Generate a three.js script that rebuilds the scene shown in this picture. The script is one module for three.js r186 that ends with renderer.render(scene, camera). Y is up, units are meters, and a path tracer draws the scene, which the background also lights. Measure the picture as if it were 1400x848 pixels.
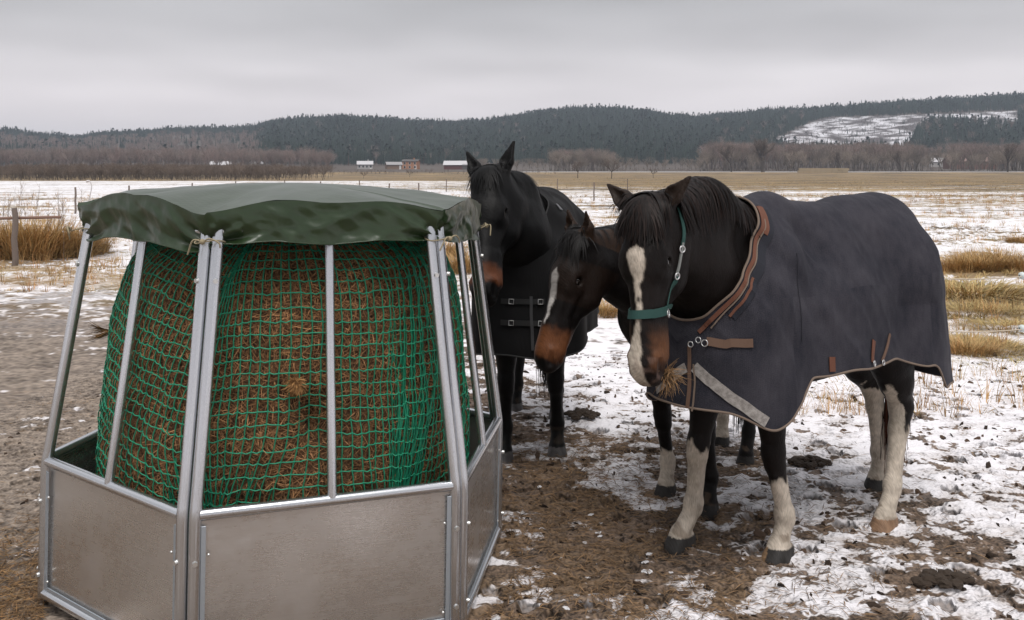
import * as THREE from 'three';
import { mergeGeometries } from 'three/addons/utils/BufferGeometryUtils.js';
import { ImprovedNoise } from 'three/addons/math/ImprovedNoise.js';

// ---------------------------------------------------------------- camera, sky, sun, exposure
const scene = new THREE.Scene();
const EYE = 1.68;                                  // eye height of a standing person
const camera = new THREE.PerspectiveCamera(2 * Math.atan(613 / 1300) * 180 / Math.PI, 1400 / 848, 0.1, 6000);
camera.position.set(0, EYE, 0);
camera.lookAt(0, EYE, -10);
camera.setViewOffset(2024.06, 1226, 312.03, 378, 1400, 848);   // level camera, shifted lens
camera.updateProjectionMatrix();

const renderer = new THREE.WebGLRenderer({ antialias: true });
renderer.toneMapping = THREE.LinearToneMapping;
renderer.toneMappingExposure = 1.47;
renderer.shadowMap.enabled = true;
renderer.shadowMap.type = THREE.PCFSoftShadowMap;

// ---------------------------------------------------------------- noise
function rng(seed) { let a = seed >>> 0; return () => { a = (a + 0x6D2B79F5) | 0; let t = Math.imul(a ^ (a >>> 15), 1 | a); t = (t + Math.imul(t ^ (t >>> 7), 61 | t)) ^ t; return ((t ^ (t >>> 14)) >>> 0) / 4294967296; }; }
const PERM = new Uint8Array(512), GX = new Float32Array(256), GY = new Float32Array(256);
{
  const r = rng(77), p = [...Array(256).keys()];
  for (let i = 255; i > 0; i--) { const j = Math.floor(r() * (i + 1)); [p[i], p[j]] = [p[j], p[i]]; }
  for (let i = 0; i < 512; i++) PERM[i] = p[i & 255];
  for (let i = 0; i < 256; i++) { const a = r() * 6.28318; GX[i] = Math.cos(a); GY[i] = Math.sin(a); }
}
function pn(x, y) {                                // gradient noise, about -0.7 .. 0.7
  const xi = Math.floor(x), yi = Math.floor(y), fx = x - xi, fy = y - yi, X = xi & 255, Y = yi & 255;
  const u = fx * fx * fx * (fx * (fx * 6 - 15) + 10), v = fy * fy * fy * (fy * (fy * 6 - 15) + 10);
  const a = PERM[PERM[X] + Y], b = PERM[PERM[X + 1] + Y], c = PERM[PERM[X] + Y + 1], d = PERM[PERM[X + 1] + Y + 1];
  const n0 = GX[a] * fx + GY[a] * fy, n1 = GX[b] * (fx - 1) + GY[b] * fy, n2 = GX[c] * fx + GY[c] * (fy - 1), n3 = GX[d] * (fx - 1) + GY[d] * (fy - 1);
  return n0 + u * (n1 - n0) + v * (n2 - n0 + u * (n0 - n1 - n2 + n3));
}
const FT = new Float32Array(1024 * 1024);            // four-octave noise baked on a torus of 64 x 64 units
{
  const oct = (x, y, m) => { const xi = Math.floor(x), yi = Math.floor(y), fx = x - xi, fy = y - yi, X = xi & m, Y = yi & m, X1 = (xi + 1) & m, Y1 = (yi + 1) & m;
    const u = fx * fx * fx * (fx * (fx * 6 - 15) + 10), v = fy * fy * fy * (fy * (fy * 6 - 15) + 10), a = PERM[PERM[X] + Y], b = PERM[PERM[X1] + Y], c = PERM[PERM[X] + Y1], d = PERM[PERM[X1] + Y1];
    const n0 = GX[a] * fx + GY[a] * fy, n1 = GX[b] * (fx - 1) + GY[b] * fy, n2 = GX[c] * fx + GY[c] * (fy - 1), n3 = GX[d] * (fx - 1) + GY[d] * (fy - 1);
    return n0 + u * (n1 - n0) + v * (n2 - n0 + u * (n0 - n1 - n2 + n3)); };
  for (let j = 0; j < 1024; j++) for (let i = 0; i < 1024; i++) { const x = i / 16, y = j / 16; FT[j * 1024 + i] = (oct(x, y, 63) + 0.5 * oct(x * 2 + 0.37, y * 2 + 0.61, 127) + 0.25 * oct(x * 4 + 0.7, y * 4 + 0.2, 255) + 0.125 * oct(x * 8 + 0.1, y * 8 + 0.45, 255)) / 1.875; }
}
function fbm(x, y) {
  x *= 16; y *= 16; const xi = Math.floor(x), yi = Math.floor(y), fx = x - xi, fy = y - yi, X = xi & 1023, Y = (yi & 1023) << 10, X1 = (xi + 1) & 1023, Y1 = ((yi + 1) & 1023) << 10;
  const a = FT[Y + X], b = FT[Y + X1], c = FT[Y1 + X], d = FT[Y1 + X1];
  return a + (b - a) * fx + (c - a + (a - b - c + d) * fx) * fy;
}
const IN = new ImprovedNoise(), n3 = (x, y, z) => IN.noise(x, y, z);
const ss = (a, b, x) => { const t = Math.min(1, Math.max(0, (x - a) / (b - a))); return t * t * (3 - 2 * t); };
const mix = (a, b, t) => a + (b - a) * t, clamp = (x, a, b) => Math.min(b, Math.max(a, x));
const V = (x, y, z) => new THREE.Vector3(x, y, z);
const toS = (c) => { c = clamp(c, 0, 1); return c <= 0.0031308 ? 12.92 * c : 1.055 * Math.pow(c, 1 / 2.4) - 0.055; };

const LUT = new Uint8Array(4097); for (let i = 0; i <= 4096; i++) LUT[i] = Math.round(255 * toS(i / 4096));

// ---------------------------------------------------------------- overcast sky
{
  const w = 1024, h = 512, data = new Float32Array(w * h * 4);
  for (let j = 0; j < h; j++) {
    const el = ((j + 0.5) / h - 0.5) * Math.PI, e = Math.max(0, Math.sin(el));
    for (let i = 0; i < w; i++) {
      const az = ((i + 0.5) / w - 0.5) * 2 * Math.PI;
      // cloud sheet 1 km up, seen in perspective
      const k = 1 / (e + 0.06), px = Math.cos(az) * Math.cos(el) * k, py = Math.sin(az) * Math.cos(el) * k;
      const big = fbm(px * 0.30 + 4, py * 0.42 + 2), small = fbm(px * 0.8 - 3, py * 1.1 + 8);
      let c = 0.60 - 0.23 * ss(0.05, 0.18, e) + 0.24 * ss(0.17, 0.9, e);
      c *= 1 + 0.24 * big * ss(0.0, 0.1, e) + 0.30 * small * ss(0.015, 0.12, e);
      const warm = 1 - ss(0.02, 0.2, e);
      const o = (j * w + i) * 4;
      data[o] = c * (1.0 + 0.035 * warm); data[o + 1] = c * (0.995 - 0.04 * warm); data[o + 2] = c * (1.03 - 0.06 * warm); data[o + 3] = 1;
      if (el < 0) { data[o] = 0.3; data[o + 1] = 0.28; data[o + 2] = 0.27; }
    }
  }
  const sky = new THREE.DataTexture(data, w, h, THREE.RGBAFormat, THREE.FloatType);
  sky.mapping = THREE.EquirectangularReflectionMapping; sky.magFilter = THREE.LinearFilter; sky.minFilter = THREE.LinearFilter; sky.needsUpdate = true;
  scene.background = sky; scene.environment = sky;
}
const sun = new THREE.DirectionalLight(new THREE.Color(1, 0.965, 0.93), 1.5);
sun.position.set(3, 36, 12); sun.target.position.set(0, 0, -6);
sun.castShadow = true; sun.shadow.radius = 60;
Object.assign(sun.shadow.camera, { left: -40, right: 40, top: 40, bottom: -40, near: 1, far: 120 });
sun.shadow.mapSize.set(2048, 2048);
scene.add(sun, sun.target);

// ---------------------------------------------------------------- building helpers
const taken = new Map();
function numbered(name) { const n = taken.get(name) || 0; taken.set(name, n + 1); return n ? name + '_' + String(n).padStart(3, '0') : name; }
function tag(o, label, category, group) { o.userData.label = label; o.userData.category = category; if (group) o.userData.group = group; return o; }
function thing(name, label, category, group) { const o = new THREE.Group(); o.name = numbered(name); scene.add(o); return tag(o, label, category, group); }
function part(name, geo, mat, parent) { const m = new THREE.Mesh(geo, mat); m.name = name; m.castShadow = m.receiveShadow = true; parent.add(m); return m; }
function single(name, geo, mat, label, category, group) { const m = part(numbered(name), geo, mat, scene); return tag(m, label, category, group); }
function structure(name, geo, mat) { const m = part(numbered(name), geo, mat, scene); m.userData.kind = 'structure'; return m; }
function stuff(name, geo, mat, mats, cols, label, category, parent = scene) {
  const m = new THREE.InstancedMesh(geo, mat, mats.length); m.name = parent === scene ? numbered(name) : name;
  mats.forEach((t, i) => m.setMatrixAt(i, t)); if (cols) cols.forEach((c, i) => m.setColorAt(i, c));
  m.castShadow = m.receiveShadow = true; m.userData.kind = 'stuff'; if (parent === scene) tag(m, label, category); parent.add(m); return m;
}
class GB {                                         // collects triangles
  constructor() { this.p = []; this.u = []; this.c = []; this.i = []; this.n = []; }
  v(x, y, z, u = 0, v = 0, c) { this.p.push(x, y, z); this.u.push(u, v); if (c) this.c.push(c[0], c[1], c[2]); return this.p.length / 3 - 1; }
  t(a, b, c) { this.i.push(a, b, c); }
  q(a, b, c, d) { this.i.push(a, b, c, a, c, d); }
  tube(pts, rad, sides = 8, closed = false, caps = true, c) {   // pts Vector3[], rad number or fn(t)
    const n = pts.length, rings = []; let ref = null, len = 0;
    for (let k = 0; k < n; k++) {
      const a = pts[closed ? (k - 1 + n) % n : Math.max(0, k - 1)], b = pts[closed ? (k + 1) % n : Math.min(n - 1, k + 1)];
      const t = b.clone().sub(a).normalize();
      if (!ref) ref = Math.abs(t.y) < 0.9 ? V(0, 1, 0) : V(1, 0, 0);
      const s = ref.clone().cross(t).normalize(), o = t.clone().cross(s).normalize(); ref = o;
      const r = typeof rad === 'function' ? rad(k / (n - 1)) : rad; if (k) len += pts[k].distanceTo(pts[k - 1]);
      const ring = [];
      for (let j = 0; j <= sides; j++) {
        const an = j / sides * 6.2831853, ca = Math.cos(an) * r, sa = Math.sin(an) * r;
        ring.push(this.v(pts[k].x + s.x * ca + o.x * sa, pts[k].y + s.y * ca + o.y * sa, pts[k].z + s.z * ca + o.z * sa, j / sides * 6.28 * r, len, c));
      }
      rings.push(ring);
    }
    const m = closed ? n : n - 1;
    for (let k = 0; k < m; k++) { const A = rings[k], B = rings[(k + 1) % n]; for (let j = 0; j < sides; j++) this.q(A[j], A[j + 1], B[j + 1], B[j]); }
    if (caps && !closed) for (const k of [0, n - 1]) {
      const p = pts[k], o = this.v(p.x, p.y, p.z, 0, 0, c); for (let j = 0; j < sides; j++) k ? this.t(o, rings[k][j], rings[k][j + 1]) : this.t(o, rings[k][j + 1], rings[k][j]);
    }
    return this;
  }
  geo(smooth = true) {
    const g = new THREE.BufferGeometry();
    g.setAttribute('position', new THREE.Float32BufferAttribute(this.p, 3)); g.setAttribute('uv', new THREE.Float32BufferAttribute(this.u, 2));
    if (this.c.length) g.setAttribute('color', new THREE.Float32BufferAttribute(this.c, 3));
    g.setIndex(this.p.length / 3 > 65535 ? new THREE.BufferAttribute(new Uint32Array(this.i), 1) : this.i);
    if (this.n.length) g.setAttribute('normal', new THREE.Float32BufferAttribute(this.n, 3)); else g.computeVertexNormals();
    return smooth ? g : g.toNonIndexed();
  }
}
function box(w, h, d, b = 0) {                     // box with bevelled edges, uv in metres
  if (!b) return new THREE.BoxGeometry(w, h, d);
  const s = new THREE.Shape(), x = w / 2 - b, y = h / 2 - b;
  s.moveTo(-x, -y - b); s.lineTo(x, -y - b); s.lineTo(x + b, -y); s.lineTo(x + b, y); s.lineTo(x, y + b); s.lineTo(-x, y + b); s.lineTo(-x - b, y); s.lineTo(-x - b, -y);
  const g = new THREE.ExtrudeGeometry(s, { depth: d - 2 * b, bevelEnabled: true, bevelSize: -b, bevelThickness: b, bevelOffset: 0, bevelSegments: 1, steps: 1 });
  g.translate(0, 0, -d / 2 + b); return g;
}
function dataTex(w, h, fn, srgb = true, repeat = false) {   // fn(u, v, out) linear colours
  const d = new Uint8Array(w * h * 4), o = [0, 0, 0];
  for (let j = 0; j < h; j++) for (let i = 0; i < w; i++) {
    fn((i + 0.5) / w, (j + 0.5) / h, o); const k = (j * w + i) * 4;
    for (let c = 0; c < 3; c++) d[k + c] = srgb ? LUT[Math.round(4096 * clamp(o[c], 0, 1))] : Math.round(255 * clamp(o[c], 0, 1));
    d[k + 3] = 255;
  }
  const t = new THREE.DataTexture(d, w, h, THREE.RGBAFormat); t.magFilter = THREE.LinearFilter; t.minFilter = THREE.LinearMipmapLinearFilter; t.generateMipmaps = true;
  t.wrapS = t.wrapT = repeat ? THREE.RepeatWrapping : THREE.ClampToEdgeWrapping; if (srgb) t.colorSpace = THREE.SRGBColorSpace; t.needsUpdate = true; return t;
}
const rgb = (r, g, b) => new THREE.Color().setRGB(r, g, b);
const std = (c, rough = 0.8, extra = {}) => new THREE.MeshStandardMaterial({ color: rgb(...c), roughness: rough, metalness: 0, ...extra });
const M4 = (p, q, s) => new THREE.Matrix4().compose(p, q, s);
const Q = (x, y, z, o = 'YXZ') => new THREE.Quaternion().setFromEuler(new THREE.Euler(x, y, z, o));
// ---------------------------------------------------------------- the ground (D = metres in front of the photographer = -z)
// share of snow left on the ground: trodden bare round the feeder, deep out in the field
function snowShare(x, D) {
  const left = 0.02 + 0.62 * ss(8.5, 15, D + 1.6 * pn(x * 0.35, D * 0.35) + (x + 5) * -0.12);
  let right = 0.30 + 0.27 * ss(-0.3, 2.4, x + 0.5 * (D - 4.6)) + 0.36 * ss(4.4, 7.0, D) * ss(0.0, 1.4, x + 0.2 * (D - 5));
  right += 0.14 * ss(1.2, 2.6, x);
  const c = mix(left, right, ss(-1.4, 0.2, x + 0.05 * (D - 5)));
  const untrodden = ss(12, 20, D + 2 * pn(x * 0.4, D * 0.4));   // the horses do not come here: less mud shows
  return c + untrodden * (0.86 - c);                            // a share of the area, not a colour
}
const G = { r: 0, g: 0, b: 0, h: 0 };
const broad = (x, D) => 0.03 * pn(x * 0.55 + 3, D * 0.55) * ss(5, 9, Math.hypot(x - 0.3, D - 4.5)) + 0.05 * pn(x * 0.13, D * 0.13 + 7) * ss(8, 16, D);
function near(x, D) {                              // colour and height of the trodden paddock
  const wx = x + 0.10 * pn(x * 3.1, D * 3.1), wD = D + 0.10 * pn(x * 3.1 + 40, D * 3.1);
  const n1 = fbm(wx * 1.25, wD * 1.5, 3), n2 = fbm(wx * 5.3 + 9, wD * 6.6, 3), nf = fbm(x * 21, D * 26 + 5, 3), sp = pn(x * 75, D * 90), sp2 = pn(x * 160, D * 170);
  const c = snowShare(x, D), bare = ss(-0.1, -1.6, x + 0.05 * (D - 5)) * (1 - ss(9, 13, D));
  const N = 0.85 * n1 + 0.80 * n2 + 0.27 * nf + 0.05 * sp, t = 0.64 * (0.5 - c);
  let s = ss(t - 0.035, t + 0.035, N);
  const crumbs = ss(0.30, 0.40, nf + 0.4 * sp - 0.5 * (0.5 - c)) * 0.8 * (1 - bare); s = Math.max(s, crumbs);
  s *= 1 - 0.95 * ss(0.19, 0.25, fbm(x * 4.5 + 31, D * 5.5 + 7) + 0.55 * nf + 0.06 * ss(0.9, 0.4, c)) * (1 - ss(8, 12, D) * 0.5);   // clods kicked up through the snow
  let print = 0, rim = 0;                            // hoof prints: pressed pits with a squeezed-up rim
  { const gx = Math.floor(x / 0.2), gy = Math.floor(D / 0.2);
    for (let p = -1; p <= 1; p++) for (let q = -1; q <= 1; q++) { const h = PERM[PERM[(gx + p) & 255] + ((gy + q) & 255)]; if (h > 95) continue; const dx = (gx + p + 0.5) * 0.2 + GX[h] * 0.07 - x, dy = (gy + q + 0.5) * 0.2 + GY[h] * 0.07 - D, d = Math.sqrt(dx * dx + dy * dy) / (0.045 + 0.00016 * h) + 0.5 * nf; if (d < 1.5) { print = Math.max(print, 1 - ss(0.65, 1.0, d)); rim = Math.max(rim, ss(0.75, 1.05, d) * (1 - ss(1.1, 1.5, d))); } } }
  s *= 1 - 0.75 * print * (1 - 0.5 * ss(0.55, 0.85, c));
  const deep = ss(t, t + 0.25, N);
  // mud: trodden clods, dark and wet or paler and drier
  const ridge = 1 - Math.abs(fbm(x * 9 + 3, D * 11, 3)) * 3.2, tone = fbm(x * 3.3, D * 3.3 + 20, 4);
  const k = clamp(0.42 + 0.8 * tone + 0.9 * nf + 0.6 * sp + 0.4 * sp2, 0, 1);
  let mr = mix(0.028, 0.25, k), mg = mix(0.019, 0.172, k), mb = mix(0.013, 0.120, k);
  if (bare > 0) { const q = clamp(0.52 + 0.7 * fbm(x * 2.1, D * 5) + 1.1 * nf + 0.9 * fbm(x * 13 + 7, D * 19) + 0.5 * sp, 0, 1); mr = mix(mr, mix(0.055, 0.34, q), bare); mg = mix(mg, mix(0.040, 0.275, q), bare); mb = mix(mb, mix(0.030, 0.22, q), bare); }
  // chaff and dropped hay trodden in
  const hay = ss(0.08, 0.36, fbm(x * 2.6 + 50, D * 3.1, 3) + 0.7 * pn(x * 60 + D * 25, D * 60 - x * 18) + 0.30 * (1 - ss(0.2, 1.4, Math.abs(x - 0.15))) * (1 - ss(5, 6.2, D)) - 0.12) * (1 - ss(6.5, 9, D));
  mr = mix(mr, 0.30, hay * 0.5); mg = mix(mg, 0.20, hay * 0.5); mb = mix(mb, 0.115, hay * 0.5);
  // snow: clean where deep, grey with soil where thin
  const dirt = clamp(0.34 * (1 - deep) + 0.36 * ss(0.05, 0.4, fbm(x * 7 + 5, D * 8, 4)) * (1 - 0.5 * ss(0.5, 0.9, c)) + 0.10 * sp, 0, 1);
  const sr = mix(0.82, 0.42, dirt), sg = mix(0.80, 0.36, dirt), sb = mix(0.825, 0.315, dirt);
  G.r = mix(mr, sr, s); G.g = mix(mg, sg, s); G.b = mix(mb, sb, s);
  G.h = -0.022 * print * (1 - 0.5 * bare) + 0.008 * rim + s * (0.010 + 0.014 * deep) + (1 - s) * (0.022 * ridge * (1 - 0.35 * bare) + 0.010 * bare * fbm(x * 13 + 7, D * 19)) + 0.010 * nf + 0.004 * sp + 0.012 * n2;
}
function field(x, D) {                             // the open field: snow with stubble and grass showing, farther off grassy strips
  const n1 = fbm(x * 0.35, D * 0.45, 4), n2 = fbm(x * 1.9, D * 2.6 + 3, 4), n3_ = fbm(x * 7.5, D * 9, 3), sp = pn(x * 31, D * 33);
  const n0 = fbm(x * 0.045 + 3, D * 0.16); let g = 0.34 + 0.25 * n0 + 0.16 * pn(x * 0.05, D * 0.11) - 0.10 * ss(14, 22, D) * (1 - ss(30, 45, D));    // share of grass
  g += 0.62 * ss(0.04, 0.22, fbm(x * 0.42 + 5, D * 0.55 + 2)) * ss(7.5, 9, D) * (1 - ss(15, 22, D)) * ss(3.5, 5, x) + 0.22 * ss(0.1, 0.5, fbm(x * 0.06 + 3, D * 0.22, 3));
  const strip = fbm(x * 0.008 + 1.7, D * 0.06, 3);
  g += 0.30 * ss(70, 110, D + 50 * strip + clamp(x * 0.35, -25, 60)) * ss(-0.35, 0.25, strip + x * 0.004) * ss(-45, 10, x) ; g += 0.24 * ss(0.02, 0.26, pn(x * 0.010 + 2, D * 0.27)) * ss(24, 40, D) + 0.05 * ss(18, 30, D) * ss(0, 10, x) - 0.10 * ss(24, 40, D) * ss(0, -10, x);
  g += 0.7 * ss(105, 150, D + 30 * strip) * ss(-20, 25, x); if (x < 0) g += 0.9 * ss(172, 182, D + 4 * strip);
  const N = 0.45 * n1 + 0.5 * n2 + 0.5 * n3_ + 0.10 * sp, t = 0.62 * (0.5 - g);
  const v = ss(t - 0.04, t + 0.04, N);
  const k = clamp(0.5 + 0.7 * fbm(x * 0.9 + 8, D * 1.1) + 1.8 * n0 + 1.2 * fbm(x * 0.10, D * 0.30 + 5) + 0.4 * n3_ + 0.4 * sp, 0, 1), green = ss(0.0, 0.4, fbm(x * 0.3, D * 0.3 + 60, 3)) * 0.6;
  let r = mix(0.075, 0.33, k), gg = mix(0.052, 0.222, k), b = mix(0.030, 0.105, k);
  r = mix(r, r * 0.72, green); b = mix(b, b * 0.8, green);
  const d = 0.10 * ss(-0.1, 0.4, n2);
  G.r = mix(0.81 - d, r, v); G.g = mix(0.80 - d * 1.1, gg, v); G.b = mix(0.825 - d * 1.3, b, v);
  G.h = 0.03 * v + 0.015 * n2 + 0.008 * n3_;
}
function ground(x, D) {
  if (D > 19) return field(x, D);
  near(x, D); const w = Math.max(ss(9, 18, D + 1.5 * pn(x * 0.5, D * 0.5)), ss(3.0, 7, x) * ss(5.5, 8.5, D));
  if (w <= 0) return;
  const { r, g, b, h } = G; field(x, D);
  G.r = mix(r, G.r, w); G.g = mix(g, G.g, w); G.b = mix(b, G.b, w); G.h = mix(h, G.h, w);
}
// hills: rise of the land behind the fields, world x of the ridge 1.4 km away
const RIDGE = [[0, 178], [60, 185], [100, 188], [150, 182], [260, 177], [300, 178], [340, 175], [380, 166], [420, 162], [470, 160], [520, 163], [560, 166], [620, 168], [660, 166], [700, 160], [740, 153], [790, 149], [840, 150], [880, 152], [920, 158], [950, 160], [1000, 157], [1050, 152], [1100, 150], [1150, 147], [1200, 143], [1250, 139], [1300, 136], [1400, 132]]
  .map(([x, y]) => [(x - 700) * 1400 / 1300, (235 - y) * 1400 / 1300]);
function ridge(x) {
  if (x <= RIDGE[0][0]) return RIDGE[0][1]; if (x >= RIDGE.at(-1)[0]) return RIDGE.at(-1)[1];
  for (let i = 1; i < RIDGE.length; i++) if (x < RIDGE[i][0]) { const [a, p] = RIDGE[i - 1], [b, q] = RIDGE[i], t = (x - a) / (b - a); return mix(p, q, t * t * (3 - 2 * t)); }
}
const TREE_H = 11;
function land(x, D) {                              // large-scale height of the ground, metres
  if (D < 330) return broad(x, D) * (1 - ss(60, 120, D));
  const top = Math.max(4, ridge(x * 1400 / Math.max(D, 900)) + EYE - TREE_H);
  let e = top * Math.pow(ss(470, 1430, D), 1.25) + 3.5 * pn(x * 0.006, D * 0.006) * ss(500, 800, D);
  e += 3.0 * ss(330, 520, D);
  return e;
}
const hgt = (x, D) => { ground(x, D); return land(x, D) + G.h * (1 - ss(20, 40, D)); };

// clear-felled slope on the right-hand hill, and small clearings
function clearing(x, D) {
  const u = x / D * 1300 + 700, e = (land(x, D) - EYE) / D * 1300, y = 235 - e;   // where the felled stand lies on the hillside, in bearings and elevation
  const topY = mix(193, 160, ss(1040, 1140, u)) - 8 * ss(1140, 1390, u), lowY = mix(195, 207, ss(1040, 1100, u)) - 40 * ss(1230, 1275, u) + 6 * ss(1275, 1400, u);
  return u > 1040 && u < 1392 && y > topY && y < lowY ? 1 : 0;
}
function grid(xs, Ds, hole, hfun, uvfun, cfun) {
  const b = new GB(), nx = xs.length, id = (i, j) => j * nx + i;
  for (const D of Ds) for (const x of xs) { const [u, v] = uvfun ? uvfun(x, D) : [x, D]; b.v(x, hfun(x, D), -D, u, v, cfun && cfun(x, D)); }
  for (let j = 0; j + 1 < Ds.length; j++) for (let i = 0; i + 1 < nx; i++) {
    if (hole && xs[i] >= hole[0] - 1e-6 && xs[i + 1] <= hole[1] + 1e-6 && Ds[j] >= hole[2] - 1e-6 && Ds[j + 1] <= hole[3] + 1e-6) continue;
    b.q(id(i, j), id(i + 1, j), id(i + 1, j + 1), id(i, j + 1));
  }
  return b.geo();
}
const range = (a, b, s) => { const n = Math.round((b - a) / s), o = []; for (let i = 0; i <= n; i++) o.push(a + (b - a) * i / n); return o; };
const spread = (a, b, s0, k) => { const o = [a]; let s = s0, x = a; while (x + s < b) { x += s; o.push(x); s *= k; } o.push(b); return o; };
const groundTex = (x0, x1, d0, d1, n, rep) => {
  const hh = new Float32Array(n * n); let at = 0;
  const col = dataTex(n, n, (u, v, o) => { ground(mix(x0, x1, u), mix(d0, d1, v)); o[0] = G.r; o[1] = G.g; o[2] = G.b; hh[at++] = G.h; });
  at = 0; const bump = dataTex(n, n, (u, v, o) => { o[0] = o[1] = o[2] = clamp((hh[at++] + 0.03) / 0.09, 0, 1); }, false);
  return new THREE.MeshStandardMaterial({ map: col, bumpMap: bump, bumpScale: 0.09, roughness: 0.85, metalness: 0 });
};
const Z1 = [-3.6, 4.8, 2.4, 9.0], Z2 = [-18, 20, -6, 32], Z3 = [-95, 105, -6, 130], Z4 = [-200, 300, 130, 430];
const inner = (z, x, D, m) => Math.min(ss(z[0], z[0] + m, x), 1 - ss(z[1] - m, z[1], x), ss(z[2], z[2] + m, D), 1 - ss(z[3] - m, z[3], D));
const lin = (z) => (x, D) => [(x - z[0]) / (z[1] - z[0]), (D - z[2]) / (z[3] - z[2])];
const nearHeight = (x, D) => { ground(x, D); return broad(x, D) + G.h * inner(Z1, x, D, 0.4); };
structure('paddock_ground', grid(range(Z1[0], Z1[1], 0.02), range(Z1[2], Z1[3], 0.018), null, nearHeight, lin(Z1)), groundTex(...Z1, 2048));
const midHeight = (x, D) => { ground(x, D); const out = 1 - inner([Z1[0] - 0.6, Z1[1] + 0.6, Z1[2] - 0.6, Z1[3] + 0.6], x, D, 0.4); return broad(x, D) + G.h * out * inner(Z2, x, D, 3); };
structure('snowy_ground', grid([...range(Z2[0], Z1[0], 0.12), ...range(Z1[0], Z1[1], 0.12).slice(1), ...range(Z1[1], Z2[1], 0.12).slice(1)], [...range(Z2[2], Z1[2], 0.2), ...range(Z1[2], Z1[3], 0.12).slice(1), ...range(Z1[3], Z2[3], 0.1).slice(1)], Z1, midHeight, lin(Z2)), groundTex(...Z2, 1400));
structure('field', grid([...range(Z3[0], Z2[0], 2.2), ...range(Z2[0], Z2[1], 1.5).slice(1), ...range(Z2[1], Z3[1], 2.2).slice(1)], [...range(Z3[2], Z2[3], 2), ...range(Z2[3], Z3[3], 1.4).slice(1)], Z2, (x, D) => land(x, D), lin(Z3)), groundTex(...Z3, 1400));
structure('grass_field', grid(range(Z4[0], Z4[1], 10), range(Z4[2], Z4[3], 6), null, (x, D) => land(x, D), lin(Z4)), groundTex(...Z4, 900));
{ // the land beyond, out to the hills, in one sheet
  const xs = [...spread(95, 2600, 4, 1.02).map((x) => -x).reverse(), ...range(Z3[0], Z3[1], 4).slice(1), ...spread(Z3[1], 2600, 4, 1.02).slice(1)];
  const Ds = [...spread(6, 900, 20, 1.3).map((d) => -d).reverse(), ...range(Z3[2], Z3[3], 8).slice(1), ...spread(Z3[3], 2600, 1.6, 1.009).slice(1)];
  const cf = (x, D) => {
    if (D < 425) { field(x, D); return [G.r, G.g, G.b]; }
    if (D < 436 && x > 0) return [0.6, 0.6, 0.62];
    if (clearing(x, D)) { const n = 0.8 * pn(x * 0.05, D * 0.02) + 1.1 * pn(x * 0.11 + 4, D * 0.06) + 0.5 * pn(x * 0.31, D * 0.2); const s = ss(-0.16, 0.22, n); return [mix(0.085, 0.66, s), mix(0.07, 0.65, s), mix(0.07, 0.68, s)]; }
    const s = ss(0.22, 0.34, fbm(x * 0.02, D * 0.03)) * ss(600, 500, D), k = 0.8 + 0.5 * fbm(x * 0.1, D * 0.1); return [mix(0.11 * k, 0.6, s), mix(0.085 * k, 0.6, s), mix(0.068 * k, 0.6, s)];
  };
  structure('hills', grid(xs, Ds, Z3, (x, D) => land(x, D) - (x > Z4[0] + 4 && x < Z4[1] - 4 && D > Z4[2] + 1 && D < Z4[3] - 6 ? 0.5 : 0), null, cf), new THREE.MeshStandardMaterial({ vertexColors: true, roughness: 0.95 }));
}
// ---------------------------------------------------------------- hay feeder: six tube-and-sheet panels bolted into a hexagon
const TH = -0.13, FEED = { x: -0.939, y: 0.012, z: -4.015, rot: -0.016 };
const placeFeeder = (o) => { o.position.set(FEED.x, FEED.y, FEED.z); o.rotation.z = FEED.rot; return o; };
const feedR = (y) => (y < 0.536 ? mix(0.948, 0.943, y / 0.536) : 0.943 - 0.1523 * (y - 0.536));
const spangle = dataTex(512, 512, (u, v, o) => { const k = 0.5 + 0.35 * fbm(u * 64, v * 64) + 0.5 * fbm(u * 16 + 9, v * 16) + 0.12 * pn(u * 256, v * 256); o[0] = o[1] = o[2] = k; }, false, true);
const smear = dataTex(1024, 512, (u, v, o) => { const a = fbm(u * 5 + v * 3, v * 2.2), b = fbm(u * 22 + 4, v * 11), c = pn(u * 5 + 40 * v, v * 220 + u * 30); const k = clamp(0.5 + 0.45 * a + 0.2 * b + 0.18 * c + 0.5 * ss(0.3, 0.5, fbm(u * 60, v * 40)), 0, 1), mud = ss(0.30, 0.42, fbm(u * 34 + 3, v * 24) + 0.5 * pn(u * 160, v * 90) - 0.9 * v + 0.12); o[0] = mix(mix(0.58, 0.70, k), 0.20, mud * 0.12); o[1] = mix(mix(0.555, 0.675, k), 0.15, mud * 0.12); o[2] = mix(mix(0.535, 0.65, k), 0.11, mud * 0.12); }, true, true);
const smearRough = dataTex(1024, 512, (u, v, o) => { const k = clamp(0.29 + 0.22 * fbm(u * 5 + 2, v * 3) + 0.12 * fbm(u * 30, v * 18) + 0.12 * pn(u * 6 + 50 * v, v * 200), 0.25, 0.62); o[0] = o[1] = o[2] = k; }, false, true);
const tubeMat = new THREE.MeshStandardMaterial({ color: rgb(0.64, 0.655, 0.68), metalness: 0.95, roughness: 0.24, bumpMap: spangle, bumpScale: 0.00012 });
const sheetMat = new THREE.MeshStandardMaterial({ map: smear, metalness: 0.85, roughness: 1, roughnessMap: smearRough, bumpMap: spangle, bumpScale: 0.0003 });
const flangeMat = new THREE.MeshStandardMaterial({ color: rgb(0.50, 0.55, 0.60), metalness: 0.85, roughness: 0.5, bumpMap: spangle, bumpScale: 0.0006 });
const boltMat = new THREE.MeshStandardMaterial({ color: rgb(0.72, 0.72, 0.70), metalness: 0.9, roughness: 0.35 });
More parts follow.
